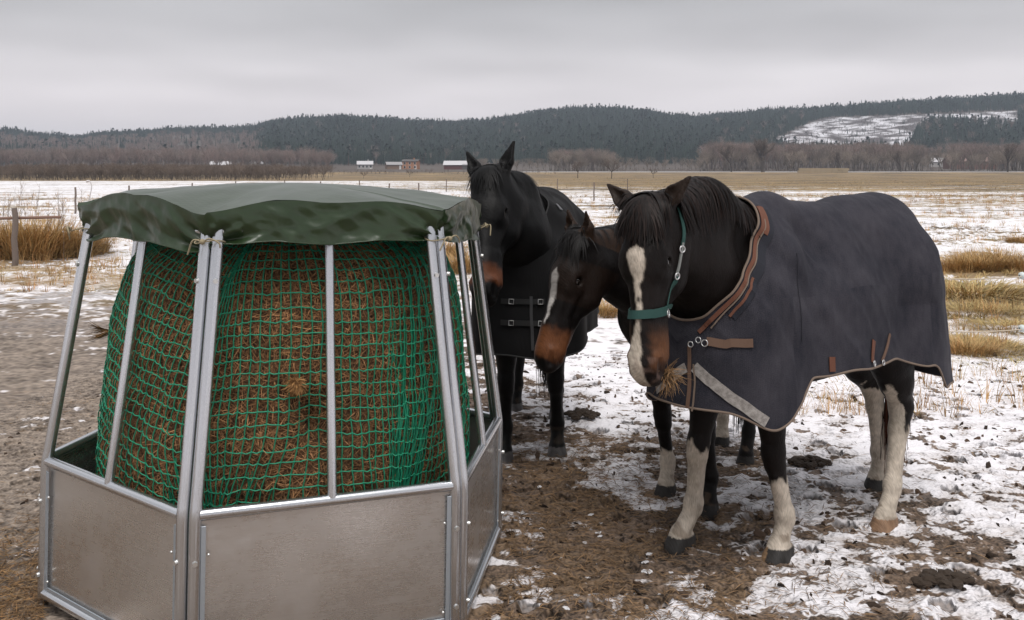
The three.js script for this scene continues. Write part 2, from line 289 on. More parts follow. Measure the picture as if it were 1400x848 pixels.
const feeder = placeFeeder(thing('hay_feeder', 'galvanised steel six-sided hay feeder with sheet panels and leaning tube bars', 'feeder'));
{
  const panel = new THREE.Group(); panel.name = 'side_panel';
  const C30 = Math.cos(Math.PI / 6), HW = 0.536, HT = 1.485, e = 0.025, tr = 0.0205;
  const at = (s, y, inset = e) => V(s * (feedR(y) / 2 - inset), y, feedR(y) * C30);
  const uprights = (s) => { const p = [at(s, 0.03), at(s, 0.2), at(s, 0.4), at(s, 0.5), at(s, 0.545), at(s, 0.60), at(s, 0.8), at(s, 1.1), at(s, HT)]; return new GB().tube(new THREE.CatmullRomCurve3(p, false, 'centripetal').getPoints(40), tr, 14).geo(); };
  for (const s of [-1, 1]) {
    const po = part('corner_post', uprights(s), tubeMat, panel);
    for (const y of [0.12, 0.40, 1.30]) {                                   // bolts through the paired posts
      const b = new THREE.CylinderGeometry(0.0085, 0.0095, 0.010, 6); b.rotateX(Math.PI / 2); const q = at(s, y); b.translate(q.x, q.y, q.z + tr + 0.003);
      part('bolt', b, boltMat, po);
    }
  }
  const bar = (y, r, name, inset = e + tr * 0.6) => part(name, new GB().tube([at(-1, y, inset), at(-0.5, y, inset), at(0.5, y, inset), at(1, y, inset)], r, 14).geo(), tubeMat, panel);
  bar(HW + 0.012, 0.019, 'top_rail'); bar(0.045, 0.019, 'bottom_rail'); bar(HT - 0.02, 0.017, 'roof_rail');
  part('middle_bar', new GB().tube([V(0, HW + 0.02, feedR(HW) * C30), V(0, 1.0, feedR(1.0) * C30), V(0, HT - 0.03, feedR(HT - 0.03) * C30)], 0.0165, 14).geo(), tubeMat, panel);
  { // steel sheet, slightly dished
    const b = new GB(), nx = 28, ny = 16, w = 0.448, y0 = 0.058, y1 = HW + 0.002;
    for (const side of [0, 1]) for (let j = 0; j <= ny; j++) for (let i = 0; i <= nx; i++) {
      const x = mix(-w, w, i / nx), y = mix(y0, y1, j / ny), ed = Math.sin(Math.PI * i / nx) * Math.sin(Math.PI * j / ny);
      b.v(x, y, feedR(y) * C30 - 0.004 - side * 0.0025 + 0.010 * ed * fbm(x * 1.3 + 4, y * 1.6), (x + w) / 1.1, y / 0.55);
    }
    const n = (nx + 1) * (ny + 1), id = (s, i, j) => s * n + j * (nx + 1) + i;
    for (let j = 0; j < ny; j++) for (let i = 0; i < nx; i++) { b.q(id(0, i, j), id(0, i + 1, j), id(0, i + 1, j + 1), id(0, i, j + 1)); b.q(id(1, i, j + 1), id(1, i + 1, j + 1), id(1, i + 1, j), id(1, i, j)); }
    part('sheet', b.geo(), sheetMat, panel);
  }
  for (const s of [-1, 1]) {
    const g = box(0.015, HW - 0.07, 0.004, 0.001); g.translate(s * 0.421, HW / 2 + 0.012, feedR(0.3) * C30 + 0.007); const f = part('flange', g, flangeMat, panel);
    for (const y of [0.10, 0.42]) { const b = new THREE.SphereGeometry(0.0055, 8, 5, 0, 6.29, 0, 1.6); b.rotateX(Math.PI / 2); b.translate(s * 0.404, y, feedR(0.3) * C30 + 0.009); part('rivet', b, boltMat, f); }
  }
  { const g = box(0.82, 0.014, 0.004, 0.001); g.translate(0, 0.070, feedR(0.3) * C30 + 0.0075); part('flange', g, flangeMat, panel); }
  for (let k = 0; k < 6; k++) { const p = k ? panel.clone() : panel; feeder.add(p); p.rotation.y = TH + (k + 0.5) * Math.PI / 3; }
}
// ---------------------------------------------------------------- tarpaulin roof
const weave = dataTex(256, 256, (u, v, o) => { o[0] = o[1] = o[2] = 0.5 + 0.25 * Math.sin(u * 6.283 * 48) * Math.sin(v * 6.283 * 48) + 0.3 * fbm(u * 64, v * 64); }, false, true);
const tarpCol = dataTex(1024, 1024, (u, v, o) => {
  const a = fbm(u * 9, v * 9), b = fbm(u * 40 + 3, v * 40), c = pn(u * 300, v * 300), k = clamp(0.5 + 0.55 * a + 0.35 * b + 0.15 * c, 0, 1), scuff = ss(0.28, 0.5, fbm(u * 14 + 30, v * 5)) * 0.7;
  o[0] = mix(mix(0.012, 0.028, k), 0.05, scuff); o[1] = mix(mix(0.026, 0.052, k), 0.075, scuff); o[2] = mix(mix(0.008, 0.019, k), 0.04, scuff);
}, true, true);
const tarpMat = new THREE.MeshPhysicalMaterial({ map: tarpCol, roughness: 0.29, bumpMap: weave, bumpScale: 0.0006, clearcoat: 0.1, clearcoatRoughness: 0.35 });
const tarp = placeFeeder(thing('tarpaulin_roof', 'wrinkled dark green tarpaulin stretched over the top of the hay feeder', 'tarpaulin'));
{
  const b = new GB(), NA = 540, NR = 46, NV = 24;
  const hexR = (a) => { const m = ((a - TH) % (Math.PI / 3) + Math.PI / 3) % (Math.PI / 3) - Math.PI / 6; return 0.845 * mix(Math.cos(Math.PI / 6) / Math.cos(m), 0.95, 0.12); };
  const corner = (a) => { const m = Math.abs(((a - TH + Math.PI / 6) % (Math.PI / 3) + Math.PI / 3) % (Math.PI / 3) - Math.PI / 6); return m; };   // angle to the nearest post
  const crease = (x, y) => {                       // crumpled facets: distance to the nearest of scattered points
    const xi = Math.floor(x), yi = Math.floor(y); let m = 9;
    for (let p = -1; p <= 1; p++) for (let q = -1; q <= 1; q++) { const h = PERM[PERM[(xi + p) & 255] + ((yi + q) & 255)], dx = xi + p + GX[h] * 0.45 + 0.5 - x, dy = yi + q + GY[h] * 0.45 + 0.5 - y; m = Math.min(m, dx * dx + dy * dy); }
    return Math.sqrt(m) - 0.5;
  };
  const rings = [], SIDE = Math.PI / 3;
  const fan = (dx, dy) => { const ph = Math.atan2(dy, dx), w = ph * 5.2 + 0.6 * Math.sin(dx * 9), tri = Math.abs(((w / Math.PI) % 1 + 1) % 1 - 0.5) * 2 - 0.5; return tri * Math.exp(-Math.hypot(dx, dy) / 0.20); };   // folds that fan out from a tie
  for (let k = 0; k <= NR + 1 + NV; k++) {
    const ring = [];
    for (let i = 0; i <= NA; i++) {
      const a = i / NA * 2 * Math.PI, sa = Math.sin(a), ca = Math.cos(a), R = hexR(a), m = corner(a), tie = Math.exp(-Math.pow(m / 0.10, 2)), along = (a - TH + 12 * Math.PI) % SIDE, side = Math.floor((a - TH + 12 * Math.PI) / SIDE) % 6;
      const yE = 1.572 - 0.042 * Math.exp(-Math.pow(m / 0.20, 2)) + 0.010 * fbm(sa * 2 + 5, ca * 2) + 0.008 * Math.sin(m * 9 + side * 2.1);
      let x, y, z, u, v;
      if (k <= NR) {
        const f = Math.pow(k / NR, 0.85), r = R * f; x = sa * r; z = ca * r;
        y = mix(1.622, yE, Math.pow(f, 1.8)) + 0.008 * fbm(x * 3.2 + 7, z * 3.2) * f + 0.010 * crease(x * 2.6 + 3 + 0.5 * fbm(x * 2, z * 2), z * 1.6) * f * (1 - Math.pow(f, 6)) + 0.006 * crease(x * 9 + 9, z * 4) * f;
        u = x; v = z;
      } else {
        const t = (k - NR - 1) / NV, h = 0.126 + 0.030 * (m / 0.52) * (0.7 + 0.8 * fbm(sa * 3 + side, ca * 3)) + (side === 5 ? 0.018 : 0) + 0.035 * ss(0.95, 1.6, a) * (1 - ss(2.2, 2.8, a)) - 0.02 * tie;
        const L = along * R, dy = h * (1 - t);
        const wob = t * (0.050 * fan(L, dy) + 0.050 * fan(SIDE * R - L, dy) + 0.014 * fbm(a * 5, t + side * 3)) + 0.030 * crease(a * 4 + 0.8 * t * Math.cos(side * 2), t * 1.2 + side * 7) * ss(0, 0.5, t) + 0.010 * crease(a * 11 - t * 1.5, t * 2.4 + side * 5) * ss(0, 0.3, t);
        const rr = R + 0.004 * t + wob - tie * 0.050 * ss(0.2, 1, t);
        x = sa * rr; z = ca * rr; y = yE - h * t; u = sa * (R + h * t); v = ca * (R + h * t);
      }
      ring.push(b.v(x, y, z, u * 0.6 + 0.5, v * 0.6 + 0.5));
    }
    rings.push(ring);
  }
  for (let k = 0; k <= NR + NV; k++) if (k !== NR) for (let i = 0; i < NA; i++) b.q(rings[k][i], rings[k + 1][i], rings[k + 1][i + 1], rings[k][i + 1]);
  const g = b.geo(), n = g.attributes.normal, p = g.attributes.position, N = p.count;
  for (let k = 0; k <= NR + 1 + NV; k++) for (const [i, j] of [[0, NA]]) { const A = rings[k][i], B = rings[k][j], s = V(n.getX(A) + n.getX(B), n.getY(A) + n.getY(B), n.getZ(A) + n.getZ(B)).normalize(); n.setXYZ(A, s.x, s.y, s.z); n.setXYZ(B, s.x, s.y, s.z); }
  part('canopy', g, tarpMat, tarp);
  { // doubled hem
    const hem = rings[NR + 1 + NV].filter((_, i) => i % 2 === 0).slice(0, -1).map((id) => V(p.getX(id), p.getY(id), p.getZ(id)));
    part('hem', new GB().tube(hem, 0.0026, 6, true).geo(), tarpMat, tarp);
  }
  const rope = std([0.30, 0.25, 0.16], 0.9), r = rng(5);
  for (let k = 0; k < 6; k++) {
    const a = TH + k * Math.PI / 3, P = (rad, y, da) => V(Math.sin(a + da) * rad, y, Math.cos(a + da) * rad), R0 = feedR(1.42);
    const gb = new GB();
    const loop = []; for (let i = 0; i < 22; i++) { const t = i / 22 * 6.283; const c = P(R0, 1.432, 0); loop.push(V(c.x + Math.sin(a + t) * 0.050, c.y + 0.006 * Math.sin(t * 2 + k), c.z + Math.cos(a + t) * 0.050)); }
    gb.tube(loop, 0.0024, 6, true);
    gb.tube(new THREE.CatmullRomCurve3([P(R0 + 0.055, 1.432, 0.0), P(R0 + 0.062, 1.445, 0.03), P(R0 + 0.06, 1.43, 0.055 + 0.02 * r()), P(R0 + 0.055, 1.415, 0.07)]).getPoints(10), 0.003, 6);
    gb.tube(new THREE.CatmullRomCurve3([P(R0 + 0.055, 1.432, 0.0), P(R0 + 0.066, 1.44, -0.03), P(R0 + 0.058, 1.405 - 0.02 * r(), -0.06)]).getPoints(10), 0.003, 6);
    const kn = new THREE.IcosahedronGeometry(0.010, 1); const kp = P(R0 + 0.058, 1.434, 0); kn.translate(kp.x, kp.y, kp.z);
    part('tie_rope', gb.geo(), rope, tarp); part('knot', kn, rope, tarp);
  }
}
// ---------------------------------------------------------------- round hay bale and its green net
const PROF = new THREE.CatmullRomCurve3([[0.66, 0.05], [0.715, 0.25], [0.725, 0.6], [0.705, 0.92], [0.665, 1.18], [0.60, 1.33], [0.47, 1.415], [0.25, 1.445], [0.03, 1.45]].map(([r, y]) => V(r, y, 0)), false, 'centripetal');
const PROFS = PROF.getSpacedPoints(200);
const prof = (s) => { const t = clamp(s, 0, 1) * 200, i = Math.min(199, Math.floor(t)), f = t - i; return [mix(PROFS[i].x, PROFS[i + 1].x, f), mix(PROFS[i].y, PROFS[i + 1].y, f)]; };
const baleDent = (a, y) => 0.035 * fbm(Math.sin(a) * 2.2 + 3, y * 3 + Math.cos(a) * 2.2) + 0.018 * fbm(Math.sin(a) * 9, y * 9 + Math.cos(a) * 9) - 0.07 * Math.exp(-(Math.pow((a - 0.335) / 0.075, 2) + Math.pow((y - 0.80) / 0.09, 2)));
const baleAt = (a, s, out = 0) => { const [r, y] = prof(s), R = r + out + baleDent(a, y) * ss(0, 0.2, r); return V(Math.sin(a) * R, y + (s > 0.62 ? out * 0.8 : 0), Math.cos(a) * R); };
const BALE = { x: FEED.x - 0.005, y: 0.0, z: FEED.z };
const hayCol = dataTex(1024, 512, (u, v, o) => { const a = fbm(u * 64, v * 20), b = pn(u * 330 + v * 90, v * 130 - u * 60), c = pn(u * 210 - v * 80, v * 170 + u * 90), k = clamp(0.4 + 0.6 * a + 0.5 * b + 0.5 * c, 0, 1); o[0] = mix(0.022, 0.17, k); o[1] = mix(0.011, 0.080, k); o[2] = mix(0.006, 0.036, k); }, true, true);
const hayMat = new THREE.MeshStandardMaterial({ map: hayCol, roughness: 0.95 });
const strawGeo = (len, w, bend, twist) => { const b = new GB(), n = 4; for (let k = 0; k <= n; k++) { const t = k / n - 0.5, ww = w * (1 - 0.6 * Math.abs(t) * 2), y = bend * (0.25 - t * t), tw = twist * t; b.v(t * len, y, -ww * Math.cos(tw)); b.v(t * len, y + ww * 0.8, 0); b.v(t * len, y, ww * Math.cos(tw)); } for (let k = 0; k < n; k++) { const o = k * 3; b.q(o, o + 3, o + 4, o + 1); b.q(o + 1, o + 4, o + 5, o + 2); } return b.geo(); };
const strawMat = new THREE.MeshStandardMaterial({ color: 0xffffff, roughness: 0.85, side: THREE.DoubleSide });
const hayTint = (r, d = 1) => { const k = r(), j = r(); return rgb(mix(0.09, 0.36, k * k) * d, mix(0.05, 0.225, k * k) * mix(0.85, 1.05, j) * d, mix(0.022, 0.10, k * k) * mix(0.7, 1.1, j) * d); };
{
  const bale = thing('hay_bale', 'round brown hay bale standing on end inside the feeder', 'hay bale'); bale.position.set(BALE.x, BALE.y, BALE.z); bale.rotation.z = FEED.rot;
  const b = new GB(), NA = 260, NS = 90;
  for (let j = 0; j <= NS; j++) for (let i = 0; i <= NA; i++) { const a = i / NA * 6.2831853, s = j / NS, p = baleAt(a, s, 0.012 * fbm(i * 0.6, j * 0.7) * (i % NA ? 1 : 0)); b.v(p.x, p.y, p.z, i / NA * 3, s * 1.5); }
  for (let j = 0; j < NS; j++) for (let i = 0; i < NA; i++) { const o = j * (NA + 1) + i; b.q(o, o + 1, o + NA + 2, o + NA + 1); }
  part('packed_hay', b.geo(), hayMat, bale);
  const r = rng(31), ms = [], cs = [], up = V(0, 1, 0);
  for (let k = 0; k < 60000; k++) {
    const front = r() < 0.85, a = front ? 0.2 + (r() - 0.5) * 3.3 : r() * 6.283, s = 0.02 + 0.8 * r(), p = baleAt(a, s, 0.002 + 0.012 * r() * r()), n = V(Math.sin(a), 0.15, Math.cos(a)).normalize();
    const q = new THREE.Quaternion().setFromUnitVectors(up, n).multiply(Q((r() - 0.5) * 0.9, r() * 6.283, (r() - 0.5) * 1.1));
    const L = 0.35 + 1.3 * r() * r(); ms.push(M4(p, q, V(L, 1, 0.7 + 0.7 * r()))); { const k = Math.pow(r(), 1.5), d = 0.85 + 0.7 * fbm(a * 3 + 5, s * 9); cs.push(rgb(mix(0.10, 0.60, k) * d, mix(0.046, 0.31, k) * d, mix(0.018, 0.135, k) * d)); }
  }
  stuff('loose_hay', strawGeo(0.062, 0.0011, 0.026, 1.2), strawMat, ms, cs, '', '', bale);
  const tm = [], tc = [], tp = baleAt(0.245, 0.475, 0.02);                    // the wisp pulled out through the net
  for (let k = 0; k < 420; k++) { const d = V((r() - 0.5), (r() - 0.62), (r() - 0.2) * 1.1).normalize(), q = new THREE.Quaternion().setFromUnitVectors(V(1, 0, 0), d); tm.push(M4(tp.clone().addScaledVector(d, 0.024 * r()).add(V(0, -0.012 * r(), 0)), q, V(0.35 + 0.45 * r(), 1, 1))); const k2 = r(); tc.push(rgb(mix(0.22, 0.5, k2), mix(0.11, 0.27, k2), mix(0.04, 0.10, k2))); }
  const wp = baleAt(-1.25, 0.52, 0.02); for (let k = 0; k < 60; k++) { const d = V(-0.8 - r() * 0.4, 0.5 - r(), r() * 0.8).normalize(), q = new THREE.Quaternion().setFromUnitVectors(V(1, 0, 0), d); tm.push(M4(wp.clone().addScaledVector(d, 0.05 * r()), q, V(0.5 + 0.8 * r(), 1, 1))); tc.push(hayTint(r)); }
  stuff('hay_wisp', strawGeo(0.085, 0.0018, 0.03, 1.2), strawMat, tm, tc, '', '', bale);
}
{
  const NC = 152, NRW = 38, folds = [[0.80, 0.50, 0.92, 0.45, 0.95], [-0.10, 0.40, 0.86, 0.0, 0.42], [1.35, 0.3, 0.5, 0.1, 0.8], [2.6, 0.5, 0.7, 0, 0.6], [-2.2, 0.5, 0.7, 0, 0.5]];
  const node = (i, j) => {
    const s = mix(0.0, 0.86, j / (NRW - 1)), u = (i / NC) * 6.2831853 - Math.PI; let a = u;
    for (const [c, w, amp, lean, hi] of folds) { const cc = c + lean * (s - 0.35), d = a - cc, str = amp * (1 - ss(hi * 0.55, hi, s)) * (0.75 + 0.25 * Math.sin(s * 9 + c)); a -= str * d * Math.exp(-(d * d) / (w * w)); }
    const left = ss(0.0, -0.5, a) * ss(-2.4, -1.6, a);
    a += left * (0.85 * (s - 0.35)) + 0.020 * fbm(i * 0.14, j * 0.20) + 0.006 * pn(i * 0.9, j * 0.8);
    const sy = s - left * 0.06 * Math.sin((a + 0.3) * 1.6) + 0.010 * fbm(i * 0.16 + 9, j * 0.22) + 0.004 * pn(i * 0.7, j * 0.9 + 4) + 0.012 * Math.sin(a * 3.1 + 1) * (1 - s);
    let dens = 0; for (const [c, w, amp, lean, hi] of folds) { const d = a - c - lean * (s - 0.35); dens += amp * (1 - ss(hi * 0.55, hi, s)) * Math.exp(-(d * d) / (w * w * 0.12)); }
    return baleAt(a, clamp(sy, 0.0, 0.9), 0.013 + 0.010 * pn(i * 0.5, j * 0.5) + 0.028 * dens * (0.5 + 0.5 * Math.sin(i * 2.1)) + 0.006);
  };
  const nodes = []; for (let j = 0; j < NRW; j++) { nodes.push([]); for (let i = 0; i < NC; i++) nodes[j].push(node(i, j)); }
  const v = new GB(), h = new GB(), kn = [];
  const cord = (gb, A, B, sag) => { const m = A.clone().lerp(B, 0.5); const n = V(m.x, 0, m.z).normalize(); m.addScaledVector(n, 0.004).y -= sag; gb.tube([A, m, B], 0.0025, 4, false, false); };
  for (let j = 0; j < NRW; j++) for (let i = 0; i < NC; i++) { const A = nodes[j][i]; if (j + 1 < NRW) cord(v, A, nodes[j + 1][i], 0); cord(h, A, nodes[j][(i + 1) % NC], 0.003 + 0.003 * Math.sin(i * 1.3 + j)); }
  const net = thing('hay_net', 'green knotted net stretched round the brown hay bale', 'net'); net.position.set(BALE.x, BALE.y, BALE.z); net.rotation.z = FEED.rot;
  const netMat = new THREE.MeshStandardMaterial({ color: rgb(0.014, 0.250, 0.135), roughness: 0.5 });
  part('upright_twine', v.geo(), netMat, net); part('cross_twine', h.geo(), netMat, net);
  const r = rng(66), bunch = (a0, a1, s1, n, w0, w1) => { const gb = new GB(); for (let k = 0; k < n; k++) { const o = (r() - 0.5) * 2, ph = r() * 6, end = s1 * (0.55 + 0.45 * r()), p = []; for (let q = 0; q <= 18; q++) { const t = q / 18 * end / s1, a = mix(a0, a1, t) + o * mix(w0, w1, t * t) + 0.014 * Math.sin(t * 12 + ph); p.push(baleAt(a, s1 * t, mix(0.024 + 0.028 * (1 - o * o), 0.012, q / 18) + 0.005 * Math.sin(t * 23 + ph))); } gb.tube(p, 0.0024, 4, false, false); } part('gathered_twine', gb.geo(), netMat, net); };
  bunch(0.64, 1.05, 0.66, 34, 0.050, 0.30); bunch(-0.06, -0.14, 0.36, 40, 0.20, 0.34);   // slack net drawn together in folds
  const knot = new THREE.IcosahedronGeometry(0.0045, 0), gs = []; for (const row of nodes) for (const p of row) gs.push(knot.clone().translate(p.x, p.y, p.z));
  part('knots', mergeGeometries(gs), netMat, net).userData.kind = 'stuff';
}
// ---------------------------------------------------------------- horses: bones as tapered capsules, joined smoothly and meshed
const smin = (a, b, k) => { const h = Math.max(k - Math.abs(a - b), 0) / k; return Math.min(a, b) - h * h * k * 0.25; };
class Field {
  constructor() { this.a = []; this.s = []; this.floor = null; this.post = null; }
  cap(A, B, r1, r2, k = 0.04, sub = false) { const d = [B[0] - A[0], B[1] - A[1], B[2] - A[2]], l = d[0] * d[0] + d[1] * d[1] + d[2] * d[2]; (sub ? this.s : this.a).push([A[0], A[1], A[2], d[0], d[1], d[2], l > 1e-9 ? 1 / l : 0, r1, r2, k]); return this; }
  static one(c, x, y, z) { const px = x - c[0], py = y - c[1], pz = z - c[2]; let h = (px * c[3] + py * c[4] + pz * c[5]) * c[6]; h = h < 0 ? 0 : h > 1 ? 1 : h; const qx = px - h * c[3], qy = py - h * c[4], qz = pz - h * c[5]; return Math.sqrt(qx * qx + qy * qy + qz * qz) - (c[7] + (c[8] - c[7]) * h); }
  raw(x, y, z, add = this.a, sub = this.s) {
    let d = 1e3; for (const c of add) d = smin(d, Field.one(c, x, y, z), c[9]);
    for (const c of sub) d = -smin(-d, Field.one(c, x, y, z), c[9]);
    return d;
  }
  at(x, y, z, add, sub) { let d = this.warp ? this.warp(x, y, z, add || this.a) : this.raw(x, y, z, add, sub); if (this.post) d = this.post(d, x, y, z); if (this.floor !== null) d = Math.max(d, this.floor - y); return d; }
  grad(x, y, z, e = 0.003) { return V(this.at(x + e, y, z) - this.at(x - e, y, z), this.at(x, y + e, z) - this.at(x, y - e, z), this.at(x, y, z + e) - this.at(x, y, z - e)).normalize(); }
  project(p, off = 0) { for (let i = 0; i < 7; i++) { const d = this.at(p.x, p.y, p.z) - off; if (Math.abs(d) < 3e-4) break; p.addScaledVector(this.grad(p.x, p.y, p.z), -d * 0.9); } return p; }
  mesh(lo, hi, cell) {                              // surface nets on the blocks the surface passes through
    const n = [0, 1, 2].map((i) => Math.ceil((hi[i] - lo[i]) / cell) + 2), B = 8, sy = n[0], sz = n[0] * n[1];
    const val = new Float32Array(n[0] * n[1] * n[2]).fill(9), vid = new Int32Array(n[0] * n[1] * n[2]).fill(-1), blocks = [], half = B * cell * 0.87;
    for (let bz = 0; bz < n[2]; bz += B) for (let by = 0; by < n[1]; by += B) for (let bx = 0; bx < n[0]; bx += B) {
      const cx = lo[0] + (bx + B / 2) * cell, cy = lo[1] + (by + B / 2) * cell, cz = lo[2] + (bz + B / 2) * cell;
      if (Math.abs(this.at(cx, cy, cz)) > half * 1.6 + 0.03) continue;
      let best = 1e3; const wy = this.warpY ? Math.max(cy, this.warpY) : cy, ds = this.a.map((c) => { const d = Field.one(c, cx, wy, cz); best = Math.min(best, d); return d; });
      const add = this.a.filter((c, i) => ds[i] < best + 2 * half + c[9] + 0.02), sub = this.s.filter((c) => Field.one(c, cx, cy, cz) < half + 0.08);
      blocks.push([bx, by, bz]);
      for (let k = bz; k <= Math.min(bz + B, n[2] - 1); k++) for (let j = by; j <= Math.min(by + B, n[1] - 1); j++) for (let i = bx; i <= Math.min(bx + B, n[0] - 1); i++) {
        const o = i + j * sy + k * sz; if (val[o] !== 9) continue; val[o] = this.at(lo[0] + i * cell, lo[1] + j * cell, lo[2] + k * cell, add, sub);
      }
    }
    const pos = [], tri = [], E = [[0, 1], [0, 2], [0, 4], [1, 3], [1, 5], [2, 3], [2, 6], [3, 7], [4, 5], [4, 6], [5, 7], [6, 7]], off = [0, 1, sy, sy + 1, sz, sz + 1, sz + sy, sz + sy + 1], v = new Float32Array(8);
    const cells = (fn) => { for (const [bx, by, bz] of blocks) for (let k = bz; k < Math.min(bz + B, n[2] - 1); k++) for (let j = by; j < Math.min(by + B, n[1] - 1); j++) for (let i = bx; i < Math.min(bx + B, n[0] - 1); i++) fn(i, j, k, i + j * sy + k * sz); };
    cells((i, j, k, o) => {
      let m = 0; for (let c = 0; c < 8; c++) { v[c] = val[o + off[c]]; if (v[c] === 9) return; if (v[c] < 0) m++; } if (!m || m === 8) return;
      let x = 0, y = 0, z = 0, q = 0;
      for (const [a, b] of E) if ((v[a] < 0) !== (v[b] < 0)) { const t = v[a] / (v[a] - v[b]); x += (a & 1) + t * ((b & 1) - (a & 1)); y += ((a >> 1) & 1) + t * (((b >> 1) & 1) - ((a >> 1) & 1)); z += (a >> 2) + t * ((b >> 2) - (a >> 2)); q++; }
      vid[o] = pos.length / 3; pos.push(lo[0] + (i + x / q) * cell, lo[1] + (j + y / q) * cell, lo[2] + (k + z / q) * cell);
    });
    cells((i, j, k, o) => {
      if (vid[o] < 0) return; const s = val[o] < 0;
      if (j && k && (val[o + 1] < 0) !== s) { const a = vid[o], b = vid[o - sy], c = vid[o - sy - sz], d = vid[o - sz]; if (b >= 0 && c >= 0 && d >= 0) s ? tri.push(a, b, c, a, c, d) : tri.push(a, c, b, a, d, c); }
      if (i && k && (val[o + sy] < 0) !== s) { const a = vid[o], b = vid[o - sz], c = vid[o - sz - 1], d = vid[o - 1]; if (b >= 0 && c >= 0 && d >= 0) s ? tri.push(a, b, c, a, c, d) : tri.push(a, c, b, a, d, c); }
      if (i && j && (val[o + sz] < 0) !== s) { const a = vid[o], b = vid[o - 1], c = vid[o - 1 - sy], d = vid[o - sy]; if (b >= 0 && c >= 0 && d >= 0) s ? tri.push(a, b, c, a, c, d) : tri.push(a, c, b, a, d, c); }
    });
    return { pos, tri };
  }
}
function fieldGeo(f, { pos, tri }, uvf, cf) {
  const N = pos.length / 3, uv = new Float32Array(N * 2), col = cf ? new Float32Array(N * 3) : null, g = new THREE.BufferGeometry(), n = V(0, 0, 0);
  g.setAttribute('position', new THREE.Float32BufferAttribute(pos, 3)); g.setIndex(new THREE.BufferAttribute(new Uint32Array(tri), 1)); g.computeVertexNormals();
  const na = g.attributes.normal.array;
  for (let i = 0; i < N; i++) {
    const x = pos[3 * i], y = pos[3 * i + 1], z = pos[3 * i + 2]; n.set(na[3 * i], na[3 * i + 1], na[3 * i + 2]);
    const q = uvf(x, y, z); uv[2 * i] = q[0]; uv[2 * i + 1] = q[1]; if (cf) { const c = cf(x, y, z, n); col[3 * i] = c[0]; col[3 * i + 1] = c[1]; col[3 * i + 2] = c[2]; }
  }
  g.setAttribute('uv', new THREE.BufferAttribute(uv, 2)); if (cf) g.setAttribute('color', new THREE.BufferAttribute(col, 3)); return g;
}
const TORSO = [
  [[0.10, 1.09, 0], [-0.35, 1.065, 0], 0.27, 0.312, 0.10], [[-0.35, 1.065, 0], [-0.78, 1.13, 0], 0.312, 0.285, 0.10],
  [[0.06, 1.40, 0], [-0.12, 1.468, 0], 0.11, 0.088, 0.10], [[-0.12, 1.468, 0], [-0.46, 1.37, 0], 0.088, 0.15, 0.12], [[-0.38, 1.312, 0], [-0.78, 1.335, 0], 0.19, 0.20, 0.10],
  [[-0.75, 1.345, 0], [-1.0, 1.36, 0], 0.19, 0.185, 0.10], [[-1.0, 1.36, 0], [-1.2, 1.22, 0], 0.185, 0.11, 0.10],
];
const bodySide = (s) => [
  [[0.02, 1.30, 0.12 * s], [0.22, 1.09, 0.13 * s], 0.15, 0.13, 0.09], [[0.21, 1.04, 0.07 * s], [0.18, 0.98, 0.06 * s], 0.16, 0.15, 0.07], [[0.20, 1.06, 0.135 * s], [0.02, 0.9, 0.14 * s], 0.125, 0.115, 0.07],
  [[-0.93, 1.22, 0.13 * s], [-1.08, 1.12, 0.12 * s], 0.215, 0.165, 0.10], [[-0.93, 1.08, 0.15 * s], [-0.83, 0.93, 0.16 * s], 0.195, 0.12, 0.08],
];
function frontLeg(s, hx, hz) {                      // s = -1 the horse's left
  const dx = hx - 0.1, dz = hz - 0.13 * s, J = (x, y, z) => { const w = clamp((0.95 - y) / 0.86, 0, 1); return [x + dx * w, y, z * s + dz * w]; };
  return [[J(0.03, 0.88, 0.14), J(0.05, 0.68, 0.135), 0.105, 0.070, 0.06], [J(0.05, 0.68, 0.135), J(0.052, 0.53, 0.13), 0.070, 0.050, 0.03], [J(0.057, 0.485, 0.13), J(0.055, 0.44, 0.13), 0.053, 0.047, 0.025], [J(0.05, 0.42, 0.13), J(0.03, 0.23, 0.13), 0.038, 0.034, 0.025], [J(0.018, 0.40, 0.13), J(0.006, 0.23, 0.13), 0.022, 0.022, 0.02],
    [J(0.026, 0.205, 0.13), J(0.018, 0.19, 0.13), 0.045, 0.040, 0.025], [J(0.035, 0.17, 0.13), J(0.075, 0.095, 0.13), 0.037, 0.043, 0.02], [J(0.084, 0.078, 0.13), J(0.108, 0.012, 0.13), 0.050, 0.064, 0.012], [J(0.05, 0.06, 0.13), J(0.06, 0.012, 0.13), 0.045, 0.054, 0.012]];
}
